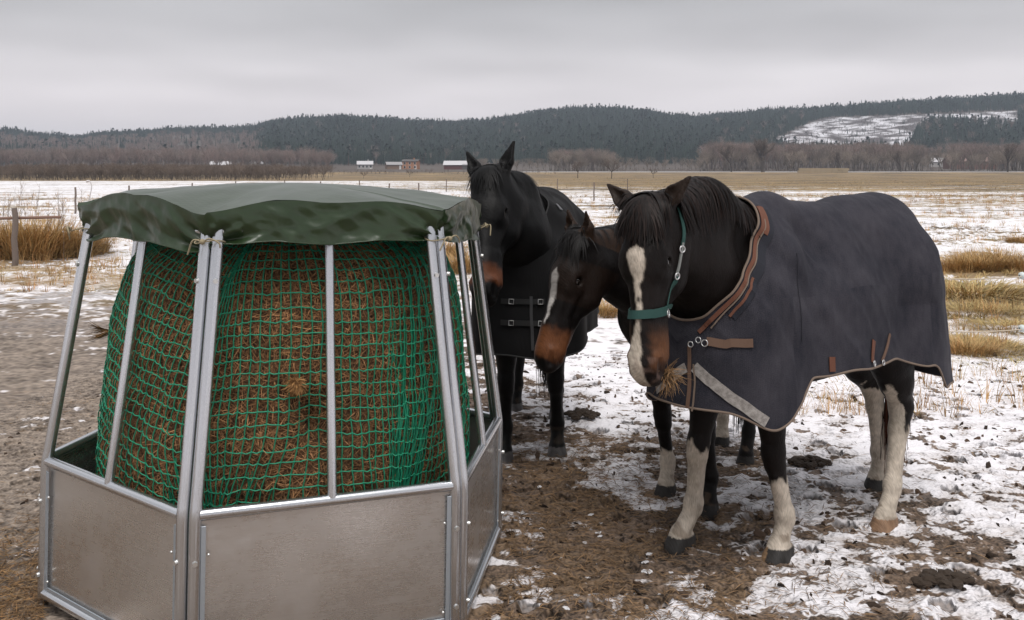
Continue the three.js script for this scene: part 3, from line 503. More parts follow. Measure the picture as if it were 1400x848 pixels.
function hindLeg(s, hx, hz) {
  const dx = hx + 0.94, dz = hz - 0.13 * s, J = (x, y, z) => { const w = clamp((1.0 - y) / 0.9, 0, 1); return [x + dx * w, y, z * s + dz * w]; };
  return [[J(-0.86, 0.88, 0.15), J(-1.0, 0.67, 0.14), 0.125, 0.072, 0.06], [J(-0.95, 0.92, 0.14), J(-1.06, 0.70, 0.135), 0.12, 0.055, 0.06], [J(-1.0, 0.67, 0.14), J(-1.07, 0.56, 0.13), 0.068, 0.054, 0.035], [J(-1.07, 0.66, 0.132), J(-1.135, 0.575, 0.13), 0.026, 0.030, 0.03], [J(-1.075, 0.55, 0.13), J(-1.06, 0.46, 0.13), 0.055, 0.046, 0.03], [J(-1.055, 0.45, 0.13), J(-1.02, 0.24, 0.13), 0.042, 0.036, 0.025], [J(-1.085, 0.45, 0.13), J(-1.045, 0.24, 0.13), 0.025, 0.023, 0.02],
    [J(-1.015, 0.205, 0.13), J(-1.022, 0.19, 0.13), 0.046, 0.040, 0.025], [J(-1.005, 0.17, 0.13), J(-0.965, 0.095, 0.13), 0.038, 0.043, 0.02], [J(-0.957, 0.078, 0.13), J(-0.933, 0.012, 0.13), 0.049, 0.062, 0.012], [J(-0.985, 0.06, 0.13), J(-0.975, 0.012, 0.13), 0.044, 0.052, 0.012]];
}
const hairTex = dataTex(512, 512, (u, v, o) => { const k = 0.5 + 0.5 * pn(u * 128, v * 32) + 0.35 * pn(u * 256 + 3, v * 64) + 0.4 * fbm(u * 32, v * 16); o[0] = o[1] = o[2] = k; }, false, true);
const coatMat = new THREE.MeshPhysicalMaterial({ vertexColors: true, roughness: 0.52, specularIntensity: 0.34, bumpMap: hairTex, bumpScale: 0.0013, sheen: 0.03, sheenRoughness: 0.4, sheenColor: rgb(0.5, 0.42, 0.36) });
const coatTex = dataTex(512, 512, (u, v, o) => { const k = clamp(0.86 + 0.26 * pn(u * 128 + 6 * fbm(u * 4, v * 4), v * 16) + 0.22 * pn(u * 256 + 3, v * 32) + 0.3 * fbm(u * 8, v * 8), 0.4, 1); o[0] = o[1] = o[2] = k; }, true, true);
coatMat.map = coatTex;
const eyeMat = new THREE.MeshPhysicalMaterial({ color: rgb(0.012, 0.008, 0.006), roughness: 0.08, clearcoat: 1 });
const ribbon = (gb, pts, nrm, w, c) => {            // a flat lock of hair or strap lying on a surface
  const n = pts.length; let last = -1, len = 0;
  for (let k = 0; k < n; k++) {
    const t = pts[Math.min(n - 1, k + 1)].clone().sub(pts[Math.max(0, k - 1)]).normalize(), s = nrm[k].clone().cross(t).normalize(), ww = typeof w === 'function' ? w(k / (n - 1)) : w; if (k) len += pts[k].distanceTo(pts[k - 1]);
    const a = gb.v(pts[k].x - s.x * ww, pts[k].y - s.y * ww, pts[k].z - s.z * ww, 0, len, c), b = gb.v(pts[k].x + s.x * ww, pts[k].y + s.y * ww, pts[k].z + s.z * ww, 2 * ww, len, c);
    if (last >= 0) gb.q(last, last + 1, b, a); last = a;
  }
};
function strapOn(f, pts, w, th, off = 0.002, n = 0, twist = null) {   // webbing laid on a field's surface, with thickness
  const curve = new THREE.CatmullRomCurve3(pts, false, 'centripetal'), len = curve.getLength(); n = n || Math.max(6, Math.round(len / 0.012));
  const P = curve.getSpacedPoints(n).map((p) => f.project(p, off)), gb = new GB(); let prev = null, L = 0;
  P.forEach((p, k) => {
    const t = P[Math.min(n, k + 1)].clone().sub(P[Math.max(0, k - 1)]).normalize(), nn = f.grad(p.x, p.y, p.z, 0.006), s = nn.clone().cross(t).normalize(); if (k) L += p.distanceTo(P[k - 1]);
    const q = [[-w, 0], [-w, th], [w, th], [w, 0]].map(([a, b], i) => gb.v(p.x + s.x * a + nn.x * b, p.y + s.y * a + nn.y * b, p.z + s.z * a + nn.z * b, [0, 0.002, 2 * w, 2 * w + 0.002][i], L));
    if (prev) for (let i = 0; i < 4; i++) gb.q(prev[i], prev[(i + 1) % 4], q[(i + 1) % 4], q[i]); else gb.q(q[0], q[1], q[2], q[3]);
    if (k === n) gb.q(q[3], q[2], q[1], q[0]); prev = q;
  });
  return gb.geo(false).toNonIndexed ? (() => { const g = gb.geo(false); g.computeVertexNormals(); return g; })() : gb.geo();
}
function clipMesh({ pos, tri }, g) {                // keeps g >= 0; returns the mesh and the cut edge as loops of points
  const N = pos.length / 3, gv = new Float32Array(N), P = [...pos], T = [], cut = new Map(), edges = new Map();
  for (let i = 0; i < N; i++) gv[i] = g(pos[3 * i], pos[3 * i + 1], pos[3 * i + 2]);
  const mid = (a, b) => { const k = a < b ? a * 4194304 + b : b * 4194304 + a; if (!cut.has(k)) { const t = gv[a] / (gv[a] - gv[b]); cut.set(k, P.length / 3); for (let c = 0; c < 3; c++) P.push(mix(pos[3 * a + c], pos[3 * b + c], t)); } return cut.get(k); };
  for (let i = 0; i < tri.length; i += 3) {
    const v = [tri[i], tri[i + 1], tri[i + 2]], inn = v.map((q) => gv[q] >= 0), m = inn.filter(Boolean).length;
    if (m === 3) T.push(...v); else if (m === 1) { const k = inn.indexOf(true), a = v[k], b = mid(a, v[(k + 1) % 3]), c = mid(a, v[(k + 2) % 3]); T.push(a, b, c); edges.set(b, c); }
    else if (m === 2) { const k = inn.indexOf(false), a = v[(k + 1) % 3], b = v[(k + 2) % 3], c = mid(b, v[k]), d = mid(a, v[k]); T.push(a, b, c, a, c, d); edges.set(c, d); }
  }
  const loops = []; const seen = new Set();
  for (const s of edges.keys()) { if (seen.has(s)) continue; const l = []; let q = s; while (q !== undefined && !seen.has(q)) { seen.add(q); l.push(V(P[3 * q], P[3 * q + 1], P[3 * q + 2])); q = edges.get(q); } if (l.length > 30) loops.push(l); }
  const map = new Map(), pos2 = [], tri2 = T.map((q) => { if (!map.has(q)) { map.set(q, pos2.length / 3); pos2.push(P[3 * q], P[3 * q + 1], P[3 * q + 2]); } return map.get(q); });
  return { pos: pos2, tri: tri2, loops };
}
function thicken(geo, th) {                         // adds the inner face of a cloth
  const g2 = geo.clone(), p = g2.attributes.position, n = g2.attributes.normal; for (let i = 0; i < p.count; i++) { p.setXYZ(i, p.getX(i) - n.getX(i) * th, p.getY(i) - n.getY(i) * th, p.getZ(i) - n.getZ(i) * th); n.setXYZ(i, -n.getX(i), -n.getY(i), -n.getZ(i)); }
  const ix = g2.index.array; for (let i = 0; i < ix.length; i += 3) { const t = ix[i]; ix[i] = ix[i + 1]; ix[i + 1] = t; }
  return mergeGeometries([geo, g2]);
}
function smoothLoop(l, n = 2) { let c = l.filter((_, i) => i % 3 === 0); for (let k = 0; k < n; k++) c = c.map((p, i) => p.clone().multiplyScalar(2).add(c[(i + 1) % c.length]).add(c[(i - 1 + c.length) % c.length]).multiplyScalar(0.25)); return c; }

function makeHorse(o) {
  const root = thing('horse', o.label, 'horse'), sc = o.scale || 1, ph = o.phi;
  const fw = [-Math.sin(ph), Math.cos(ph)];                                   // forward in world x, z
  root.position.set(o.x, o.y || -0.018, -o.D); root.rotation.y = Math.atan2(-fw[1], fw[0]); root.scale.setScalar(sc); root.updateMatrixWorld(true);
  const inv = root.matrixWorld.clone().invert(), loc = (x, y, D) => V(x, y, -D).applyMatrix4(inv), locDir = (x, y, z) => V(x, y, z).transformDirection(inv);
  if (o.feet) for (const k in o.feet) { const q = loc(o.feet[k][0], 0, o.feet[k][1]); o[k] = [q.x, q.z]; }
  const P = loc(...o.poll), A = locDir(...o.axis).normalize(), N = locDir(...o.face); N.addScaledVector(A, -N.dot(A)).normalize(); const S = A.clone().cross(N).normalize();   // S = to one side of the head
  const hs = o.head || 1, H = (a, b, c) => { const q = P.clone().addScaledVector(A, a * hs).addScaledVector(N, b * hs).addScaledVector(S, c * hs); return [q.x, q.y, q.z]; };
  const f = new Field(); f.floor = 0.0;
  for (const t of TORSO) f.cap(...t); for (const s of [-1, 1]) for (const t of bodySide(s)) f.cap(...t);
  const rugF = new Field(); rugF.a = f.a.slice();
  // neck
  const c0 = [0.02, 1.38, 0], t0 = [0.17, 1.16, 0], c1 = H(0.02, -0.055, 0), t1 = H(0.13, -0.165, 0), L = (a, b, t, up) => [mix(a[0], b[0], t), mix(a[1], b[1], t) + up, mix(a[2], b[2], t)];
  const cm = L(c0, c1, 0.5, o.arch ?? 0.045), tm = L(t0, t1, 0.52, o.arch ? o.arch * 0.6 : 0.01);
  const nk = o.neck || 1; f.cap(c0, cm, 0.14, 0.105 * nk, 0.09).cap(cm, c1, 0.105 * nk, 0.080 * nk, 0.07).cap(t0, tm, 0.20, 0.145 * nk, 0.09).cap(tm, t1, 0.14 * nk, 0.088 * nk, 0.07).cap(L(cm, tm, 0.5, 0), L(c1, t1, 0.5, 0), 0.115 * nk, 0.085 * nk, 0.06);
  rugF.cap(c0, cm, 0.145, 0.108, 0.09).cap(t0, tm, 0.20, 0.147, 0.09);
  // head
  const hc = (a, b, r1, r2, k = 0.03, sub = false) => f.cap(H(...a), H(...b), r1 * hs, r2 * hs, k * hs, sub);
  hc([0.03, -0.035, 0], [0.18, -0.025, 0], 0.085, 0.083, 0.05); hc([0.18, -0.015, 0], [0.44, -0.012, 0], 0.070, 0.046, 0.04); hc([0.42, -0.012, 0], [0.55, -0.012, 0], 0.046, 0.047, 0.03);
  hc([0.26, -0.115, 0], [0.45, -0.078, 0], 0.055, 0.040, 0.04); hc([0.45, -0.078, 0], [0.54, -0.072, 0], 0.040, 0.036, 0.03);
  hc([0.50, -0.032, 0], [0.575, -0.040, 0], 0.052, 0.050, 0.03); hc([0.575, -0.082, 0], [0.555, -0.088, 0], 0.032, 0.034, 0.012); hc([0.595, -0.045, 0.018], [0.595, -0.045, -0.018], 0.034, 0.034, 0.02);
  for (const s of [-1, 1]) {
    hc([0.10, -0.125, 0.042 * s], [0.24, -0.125, 0.034 * s], 0.078, 0.070, 0.05); hc([0.165, -0.01, 0.045 * s], [0.225, -0.012, 0.045 * s], 0.047, 0.044, 0.03);
    hc([0.172, 0.000, 0.074 * s], [0.20, -0.002, 0.078 * s], 0.020, 0.020, 0.018); hc([0.195, -0.018, 0.084 * s], [0.20, -0.018, 0.088 * s], 0.016, 0.015, 0.010, true);
    hc([0.235, -0.042, 0.068 * s], [0.38, -0.035, 0.045 * s], 0.017, 0.012, 0.025);
    hc([0.53, -0.012, 0.040 * s], [0.575, -0.020, 0.042 * s], 0.029, 0.027, 0.014); hc([0.545, -0.002, 0.068 * s], [0.588, -0.018, 0.060 * s], 0.012, 0.017, 0.008, true); hc([0.40, -0.055, 0.028 * s], [0.52, -0.052, 0.034 * s], 0.030, 0.036, 0.03);
    hc([0.53, -0.070, 0.075 * s], [0.61, -0.072, 0.0], 0.006, 0.006, 0.006, true);
    const [ea, eb, ec] = o.ear, base = [0.005, -0.035, 0.058], m = [mix(base[0], ea, 0.48), mix(base[1], eb, 0.48), mix(base[2], ec, 0.42)];
    const sd = (p, x = 0, y = 0) => [p[0] + x, p[1] + y, p[2] * s];
    hc(sd(base), sd(m), 0.030, 0.034, 0.022); hc(sd(m), sd([ea, eb, ec]), 0.034, 0.0075, 0.010);
    const fo = o.earFront ?? 0.026; hc(sd([mix(base[0], ea, 0.22), mix(base[1], eb, 0.22), mix(base[2], ec, 0.25)], 0, fo), sd(m, 0, fo), 0.016, 0.024, 0.006, true); hc(sd(m, 0, fo), sd([ea, eb, ec], 0, 0.012), 0.024, 0.004, 0.006, true);
  }
  const hf = new Field(); hf.a = f.a.slice(); hf.s = f.s.slice();
  for (const s of [-1, 1]) { for (const t of frontLeg(s, ...(s < 0 ? o.lf : o.rf))) f.cap(...t); for (const t of hindLeg(s, ...(s < 0 ? o.lh : o.rh))) f.cap(...t); }
  f.post = (d, x, y, z) => d > 0.03 ? d : d - 0.0035 * n3(x * 9, y * 9, z * 9) - (y > 0.62 ? 0.0025 * n3(x * 26, y * 14, z * 26) : 0.0012 * n3(x * 40, y * 22, z * 40));
  const headAt = (x, y, z) => { const q = V(x, y, z).sub(P); return [q.dot(A) / hs, q.dot(N) / hs, q.dot(S) / hs]; };
  const lo = [-1.5, -0.02, -0.55], hi = [0.75, 1.75, 0.55]; for (const q of [H(0.72, 0.1, 0.2), H(0.72, -0.2, -0.2), H(-0.25, 0.1, 0.24), H(-0.25, 0.1, -0.24), H(-0.1, -0.25, 0), H(0.3, 0.15, 0.2), H(0.3, 0.15, -0.2)]) for (let c = 0; c < 3; c++) { lo[c] = Math.min(lo[c], q[c] - 0.03); hi[c] = Math.max(hi[c], q[c] + 0.03); }
  const m = f.mesh(lo, hi, o.cell);
  const body = part('body', fieldGeo(f, m, (x, y, z) => [x * 2.2 + z * 0.7, y * 2.2], (x, y, z, g) => o.colour(x, y, z, headAt(x, y, z), g)), coatMat, root);
  for (const s of [-1, 1]) { const e = new THREE.SphereGeometry(0.0195 * hs, 16, 12); e.translate(...H(0.197, -0.016, 0.071 * s)); part('eye', e, eyeMat, root); }
  // hair
  const r = rng(o.seed), hairMat = new THREE.MeshPhysicalMaterial({ vertexColors: true, roughness: 0.55, specularIntensity: 0.35, side: THREE.DoubleSide });
  const lock = (gb, start, dir, steps, len, w, stiff, col, surf = true, wild = 0.12) => {
    let p = start.clone(), d = dir.clone(); const pts = [], nr = [];
    for (let k = 0; k <= steps; k++) {
      let g = surf ? hf.grad(p.x, p.y, p.z, 0.006) : V(-1, 0, 0.3); const dist = surf ? hf.at(p.x, p.y, p.z) : 1, gap = 0.003 + 0.009 * r() * (k / steps); if (surf && dist < gap) p.addScaledVector(g, gap - dist);
      pts.push(p.clone()); nr.push(g.clone()); d.lerp(V(0, -1, 0), stiff); if (surf && dist < 0.03) { const dn = d.dot(g); if (dn < 0) d.addScaledVector(g, -dn * 0.9); } d.add(V((r() - 0.5) * wild, 0, (r() - 0.5) * wild)).normalize(); p = p.clone().addScaledVector(d, len / steps);
    }
    ribbon(gb, pts, nr, (t) => w * (1 - t * 0.85) + 0.0006, col);
  };
  const hairCol = (tip) => { const k = r(), c = o.hair || [0.012, 0.009, 0.008], b = tip || c; return [mix(c[0], b[0], k * 0.5) * (0.7 + 0.7 * k), mix(c[1], b[1], k * 0.5) * (0.7 + 0.7 * k), mix(c[2], b[2], k * 0.5) * (0.7 + 0.7 * k)]; };
  { // mane
    const top = new THREE.CatmullRomCurve3([V(...H(-0.03, 0.0, 0)), V(cm[0], cm[1] + 0.10, cm[2]), V(-0.02, 1.50, 0)]), gb = new GB(), side = o.maneSide;
    for (let k = 0; k < o.mane; k++) {
      const t = r(), p = top.getPoint(t); p.y += 0.06; hf.project(p, -0.002); const tan = top.getTangent(t), out = V(0, 1, 0).cross(tan).normalize(); const sgn = r() < (o.maneMix ?? 0.88) ? side : -side; p.addScaledVector(out, (r() - 0.5) * 0.035); hf.project(p, -0.001);
      lock(gb, p, out.multiplyScalar(sgn * (0.5 + 0.5 * r())).add(V(0, 0.10 + 0.30 * r(), 0)).add(V((r() - .5) * .25, 0, (r() - .5) * .25)).normalize(), 7, o.maneLen * (0.6 + 0.6 * r()) * mix(0.75, 1, Math.sin(Math.PI * t)), 0.0034, 0.42, hairCol(o.maneTip));
    }
    part('mane', gb.geo(), hairMat, root);
    const g2 = new GB();
    for (let k = 0; k < o.forelock; k++) { const p = V(...H(-0.03 + 0.05 * r(), 0.01, (r() - 0.5) * 0.09)); hf.project(p, -0.001); lock(g2, p, V(...H(0.3, 0.22, (r() - 0.5) * 1.3 + (o.foreSide || 0))).sub(V(...H(0, 0, 0))).normalize(), 7, (o.foreLen || 0.15) * (0.5 + 0.8 * r()), 0.0032, 0.25, hairCol(o.maneTip)); }
    part('forelock', g2.geo(), hairMat, root);
  }
  { // tail
    const gb = new GB(); for (let k = 0; k < 420; k++) { const p = V(-1.245 + (r() - 0.5) * 0.03, 1.12 - 0.16 * r(), (r() - 0.5) * 0.06); lock(gb, p, V(-0.12, -1, (r() - 0.5) * 0.2 + (o.tailSide || 0)).normalize(), 10, 0.55 + 0.34 * r(), 0.0036, 0.35, hairCol(o.tailTip), false); }
    part('tail', gb.geo(), hairMat, root);
  }
  return { root, f, rugF, H, headAt, P, A, N, S, loc };
}
function makeRug(h, o) {                            // a turnout rug: follows the body above, hangs straight below
  const R = h.rugF; R.warpY = o.wide; R.floor = null;
  R.warp = (x, y, z, add) => { const yy = Math.max(y, o.wide), low = Math.max(0, o.wide - y); return R.raw(x, yy, z, add, []) - 0.024 - o.flare * low; };
  R.post = (d, x, y, z) => Math.abs(d) > 0.08 ? d : d - o.fold(x, y, z);
  const m = clipMesh(R.mesh([-1.6, 0.48, -0.62], [0.75, 1.72, 0.62], 0.010), o.keep);
  const g = fieldGeo(R, m, (x, y, z) => [x * 1 + 3 + z * 0.3, (y > 1.25 ? y - Math.abs(z) * 0.6 : y - Math.abs(z) * 0.6) + 1]);
  const rug = part('rug', thicken(g, 0.007), o.mat, h.root);
  for (const l of m.loops) part('piping', new GB().tube(smoothLoop(l, 3), o.pipe, 7, true).geo(), o.pipeMat, rug);
  return { rug, side: (x, y, s = -1, off = 0.004) => { let z = 0.6 * s; for (let k = 0; k < 60; k++) { const q = R.at(x, y, z) - off; if (q < 0.001) break; z -= s * Math.max(0.002, q * 0.6); if (z * s < 0) break; } return [x, y, z]; } };
}
// ---- the bay horse in the navy rug, standing across the picture
const sock = (y, x, z, top, amp) => ss(-0.012, 0.012, top + amp * n3(x * 22 + 3, y * 9, z * 22) + amp * 0.5 * n3(x * 60, y * 20, z * 60) - y);
const blend = (a, b, t) => [mix(a[0], b[0], t), mix(a[1], b[1], t), mix(a[2], b[2], t)];
const speck = (x, y, z) => 0.8 + 0.4 * n3(x * 7, y * 7, z * 7) + 0.5 * n3(x * 45, y * 45, z * 45) * 0.5;
const WHITE = [0.66, 0.575, 0.475];
const dirtyWhite = (x, y, z) => { const k = clamp(0.86 + 0.28 * n3(x * 12, y * 7, z * 12) + 0.22 * n3(x * 60, y * 40, z * 60), 0.4, 1.1); return [WHITE[0] * k, WHITE[1] * (k * 1.02 - 0.02), WHITE[2] * (k * 1.06 - 0.06)]; };
const o_side = -1;                                  // which way along the head frame the camera-side cheek lies
const bay = makeHorse({
  label: 'dark bay horse with white blaze and socks, wearing a navy grey rug', seed: 11, cell: 0.0078,
  x: 1.031, D: 4.188, phi: 52 * Math.PI / 180, poll: [0.50, 1.54, 3.60], axis: [-0.03, -0.97, 0.20], face: [-0.58, 0.2, 0.8], head: 1.04, ear: [-0.11, -0.03, 0.170], arch: 0.10,
  feet: { lf: [1.141, 4.10], rf: [0.738, 4.224], lh: [1.735, 4.448], rh: [1.919, 5.02] },
  mane: 2600, maneLen: 0.24, maneSide: 1, forelock: 1100, foreSide: -0.02, foreLen: 0.125, tailSide: 0.25, maneTip: [0.022, 0.011, 0.008], tailTip: [0.20, 0.055, 0.024], hair: [0.0065, 0.0052, 0.0048], maneMix: 0.6,
  colour(x, y, z, [a, b, c], g) {
    const k = speck(x, y, z); let q = [0.0092 * k, 0.0060 * k, 0.0050 * k];
    if (y < 0.75 && x > -1.6) {
      const front = x > -0.45, left = z < 0; let w = 0;
      if (front && x > -0.3) w = left ? sock(y, x, z, 0.375, 0.05) : sock(y, x, z, 0.47, 0.06); else if (!front) w = left ? sock(y, x, z, 0.56 + 0.09 * ss(0.2, 0.9, g.x) - 0.10 * ss(0.3, 0.9, -g.z), 0.06) : sock(y, x, z, 0.58, 0.06);
      q = blend(q, dirtyWhite(x, y, z), w);
      if (y < 0.14) { const mud = ss(0.02, 0.3, n3(x * 20, y * 20, z * 20) + (0.14 - y) * 2.5 - 0.12); q = blend(q, [0.20, 0.15, 0.105], mud * 0.6); }
      if (y < 0.082 + 0.006 * n3(x * 60, 0, z * 60)) { const st = n3(x * 40, y * 6, z * 40); let hf = [0.045 + 0.02 * st, 0.042 + 0.02 * st, 0.040 + 0.02 * st]; if (left && !front) hf = x > -0.76 || z < -0.25 ? [0.30 + 0.12 * st, 0.185 + 0.08 * st, 0.115 + 0.05 * st] : hf; if (left && front && z > -0.125 && x > 0.0) hf = [0.33, 0.21, 0.12]; q = hf; if (y < 0.02) q = blend(q, [0.06, 0.045, 0.035], 0.6); }
    }
    if (a > 0.02 && a < 0.72 && Math.abs(c) < 0.16 && b > -0.2 && b < 0.12 && x > 0.3) {
      const e = 0.012 * n3(x * 45, y * 45, z * 45), side = Math.abs(c);
      const tan = ss(0.40, 0.50, a) * ss(0.02, 0.06, side + e) * (1 - ss(0.55, 0.60, a)); q = blend(q, [0.15, 0.062, 0.027], tan * 0.8); if (a > 0.53 && b < -0.0 && side > 0.03) q = blend(q, [0.03, 0.022, 0.02], 0.7 * ss(0.53, 0.56, a));
      const sh = 0.020 * ss(0.40, 0.52, a), cc = c + o_side * sh - 0.005 * n3(a * 14, 1, 2), wd = a < 0.30 ? mix(0.034, 0.010, ss(0.19, 0.30, a)) * ss(0.13, 0.165, a) : a < 0.41 ? 0.0105 : mix(0.0105, 0.030, ss(0.41, 0.53, a));
      const top = b > -0.05 - 0.06 * ss(0.52, 0.60, a) && a > 0.125 ? 1 : 0, bl = top * ss(-0.004, 0.004, wd + 0.008 * n3(x * 30, y * 30, z * 30) - Math.abs(cc)) * (1 - 0.85 * ss(0.318, 0.326, a) * (1 - ss(0.338, 0.348, a)) * ss(0.012, 0.002, Math.abs(cc + 0.002)));
      q = blend(q, dirtyWhite(x * 1.5, y * 1.5, z * 1.5), bl);
      if (a > 0.53) { const pk = ss(0.0, 0.3, n3(x * 30, y * 30, z * 30)); q = blend(q, [0.20, 0.13, 0.105], pk * 0.35); }
    }
    if (a < -0.01 && a > -0.24 && Math.abs(c) > 0.03) q = blend(q, [0.032, 0.020, 0.014], 0.7);
    return q;
  },
});
// rug of the bay horse
const canvasCol = dataTex(1024, 1024, (u, v, o) => {
  const dust = clamp(0.52 + 0.75 * fbm(u * 3.2, v * 4.5) + 0.4 * fbm(u * 30 + 5, v * 14) + 0.3 * pn(u * 180, v * 180), 0, 1), th = 0.5 + 0.3 * Math.sin(u * 1600) + 0.3 * Math.sin(v * 1600) + 0.3 * pn(u * 400, v * 400), stain = ss(0.15, 0.45, fbm(u * 5 + 20, v * 5 + 3)) * 0.7;
  let r = mix(0.008, 0.062, dust * 0.8 + 0.1 * th), g = mix(0.0092, 0.058, dust * 0.8 + 0.1 * th), b = mix(0.016, 0.068, dust * 0.8 + 0.1 * th);
  o[0] = mix(r, 0.006, stain * 0.6); o[1] = mix(g, 0.0065, stain * 0.6); o[2] = mix(b, 0.012, stain * 0.55);
}, true, true);
const canvasBump = dataTex(512, 512, (u, v, o) => { o[0] = o[1] = o[2] = 0.5 + 0.16 * Math.sin(u * 804) + 0.16 * Math.sin(v * 804) + 0.5 * fbm(u * 32, v * 32); }, false, true);
const rugMat = new THREE.MeshPhysicalMaterial({ map: canvasCol, roughness: 0.85, bumpMap: canvasBump, bumpScale: 0.0012, specularIntensity: 0.4, sheen: 0.08, sheenRoughness: 0.6, sheenColor: rgb(0.35, 0.33, 0.36), side: THREE.DoubleSide });
const pipeMat = std([0.17, 0.125, 0.095], 0.85), brownWeb = std([0.125, 0.045, 0.024], 0.8), brownDull = std([0.13, 0.075, 0.05], 0.85), reflect = new THREE.MeshStandardMaterial({ color: rgb(0.34, 0.32, 0.30), roughness: 0.7 }), steel = new THREE.MeshStandardMaterial({ color: rgb(0.6, 0.6, 0.6), metalness: 0.9, roughness: 0.35 });
const bandCol = dataTex(256, 256, (u, v, o) => { const k = clamp(0.55 + 0.9 * fbm(u * 8, v * 8) + 0.4 * pn(u * 60, v * 60), 0, 1); o[0] = mix(0.10, 0.40, k); o[1] = mix(0.085, 0.375, k); o[2] = mix(0.075, 0.35, k); }, true, true); bandCol.repeat.set(6, 6);
const bandMat = new THREE.MeshStandardMaterial({ map: bandCol, roughness: 0.7 });
{
  const hem = (x, z) => {
    let y = mix(0.845, 0.668, Math.sqrt(ss(-0.03, 0.22, x))); y += 0.05 * ss(0.30, 0.42, x) * 0; y += 0.07 * ss(0.22, 0.40, x); y = mix(y, 0.80, ss(-0.6, -0.88, x)); y = mix(y, 0.675, ss(-0.905, -0.98, x)); return y + 0.006 * Math.sin(x * 17);
  };
  const neck = (y) => 0.10 + 0.36 * ss(1.62, 1.0, y);
  const { rug, side } = makeRug(bay, {
    wide: 1.08, flare: 0.05, mat: rugMat, pipe: 0.0052, pipeMat,
    fold: (x, y, z) => {                             // long soft folds that run down and back from the withers, upright ones in the hanging skirt
      const s = x * 0.55 + y * 0.83, t = y * 0.55 - x * 0.83, up = ss(0.8, 1.0, y) * (1 - ss(1.42, 1.52, y)), z2 = z * 2;
      return 0.008 * n3(x * 3, y * 2, z * 3) + 0.022 * ss(1.2, 0.72, y) * n3(x * 6.5 + 2, y * 0.7, z * 6.5) + up * (0.017 * n3(t * 7, s * 1.1 + 4, z2) + 0.010 * (0.35 - Math.abs(n3(t * 10 + 5, s * 1.3, z2 + 3)) * 1.8)) * (0.4 + 0.6 * ss(-0.9, -0.3, x)) + 0.003 * n3(x * 15, y * 11, z * 15) + 0.016 * ss(-0.85, -1.1, x) * Math.sin(z * 21 + x * 9) * ss(1.2, 0.8, y);
    },
    keep: (x, y, z) => Math.min(y - hem(x, z), y < 1.0 ? 1 : (neck(y) - x) * 0.9, x > 0.2 && Math.abs(z) < 0.0 ? -1 : 1),
  });
  const R = bay.rugF, web = (name, pts, w, mat, th = 0.003, off = 0.004) => part(name, strapOn(R, pts.map((p) => V(...p)), w, th, off), mat, rug);
  const line = (dx, y0, y1) => { const o = []; for (let k = 0; k <= 12; k++) { const y = mix(y0, y1, k / 12); o.push(side(neck(y) - dx, y)); } return o; };
  web('neck_trim', line(0.019, 1.55, 1.05), 0.0085, brownWeb); web('neck_trim', line(0.056, 1.27, 1.12), 0.0055, brownWeb); web('neck_trim', line(0.042, 1.55, 1.44), 0.014, brownWeb); web('neck_trim', line(0.034, 1.50, 1.07), 0.0028, pipeMat);
  web('neck_facing', line(0.062, 1.54, 1.12), 0.020, std([0.006, 0.007, 0.014], 0.8), 0.0018, 0.0025);
  web('chest_strap', [[0.40, 1.01, -0.13], [0.36, 1.012, -0.20], [0.29, 1.015, -0.25]], 0.017, brownDull, 0.004);
  web('reflective_band', [[0.40, 0.91, -0.085], [0.36, 0.84, -0.15], [0.30, 0.77, -0.21], [0.25, 0.70, -0.25]], 0.022, bandMat); web('reflective_band', [[0.42, 0.90, -0.055], [0.42, 0.84, 0.02], [0.40, 0.775, 0.10]], 0.020, bandMat);
  web('front_seam', [[0.41, 0.985, -0.065], [0.41, 0.86, -0.070], [0.41, 0.74, -0.070]], 0.008, brownDull); web('front_seam', [[0.41, 0.92, -0.085], [0.41, 0.8, -0.09], [0.40, 0.73, -0.085]], 0.0035, pipeMat);
  web('belly_strap', [[-0.13, 0.92, -0.36], [-0.125, 0.86, -0.37]], 0.015, brownWeb, 0.004); web('belly_strap', [[-0.43, 0.96, -0.37], [-0.385, 0.87, -0.38]], 0.013, brownWeb, 0.004); web('belly_strap', [[-0.60, 0.965, -0.37], [-0.50, 0.86, -0.38]], 0.0075, brownDull, 0.004);
  const ring = (p, r, t, ax) => { const g = new THREE.TorusGeometry(r, t, 8, 18); g.rotateX(ax || 0); const q = R.project(V(...p), 0.012), n = R.grad(q.x, q.y, q.z); g.applyQuaternion(new THREE.Quaternion().setFromUnitVectors(V(0, 0, 1), n)); g.translate(q.x, q.y, q.z); return g; };
  part('buckle', ring([0.40, 1.0, -0.125], 0.013, 0.0024), steel, rug); part('buckle', ring([0.41, 1.012, -0.10], 0.011, 0.0024), steel, rug); part('buckle', ring([0.42, 0.995, -0.075], 0.011, 0.0024), steel, rug);
  part('buckle', ring([-0.39, 0.865, -0.38], 0.012, 0.0025), steel, rug); part('buckle', ring([-0.50, 0.855, -0.38], 0.011, 0.0025), steel, rug);
  // centre seam up the back panel
  web('side_seam', [[0.02, 1.35, -0.25], [0.03, 1.15, -0.32], [0.035, 1.0, -0.35]], 0.0016, std([0.015, 0.015, 0.022], 0.9), 0.0015, 0.0015);
}
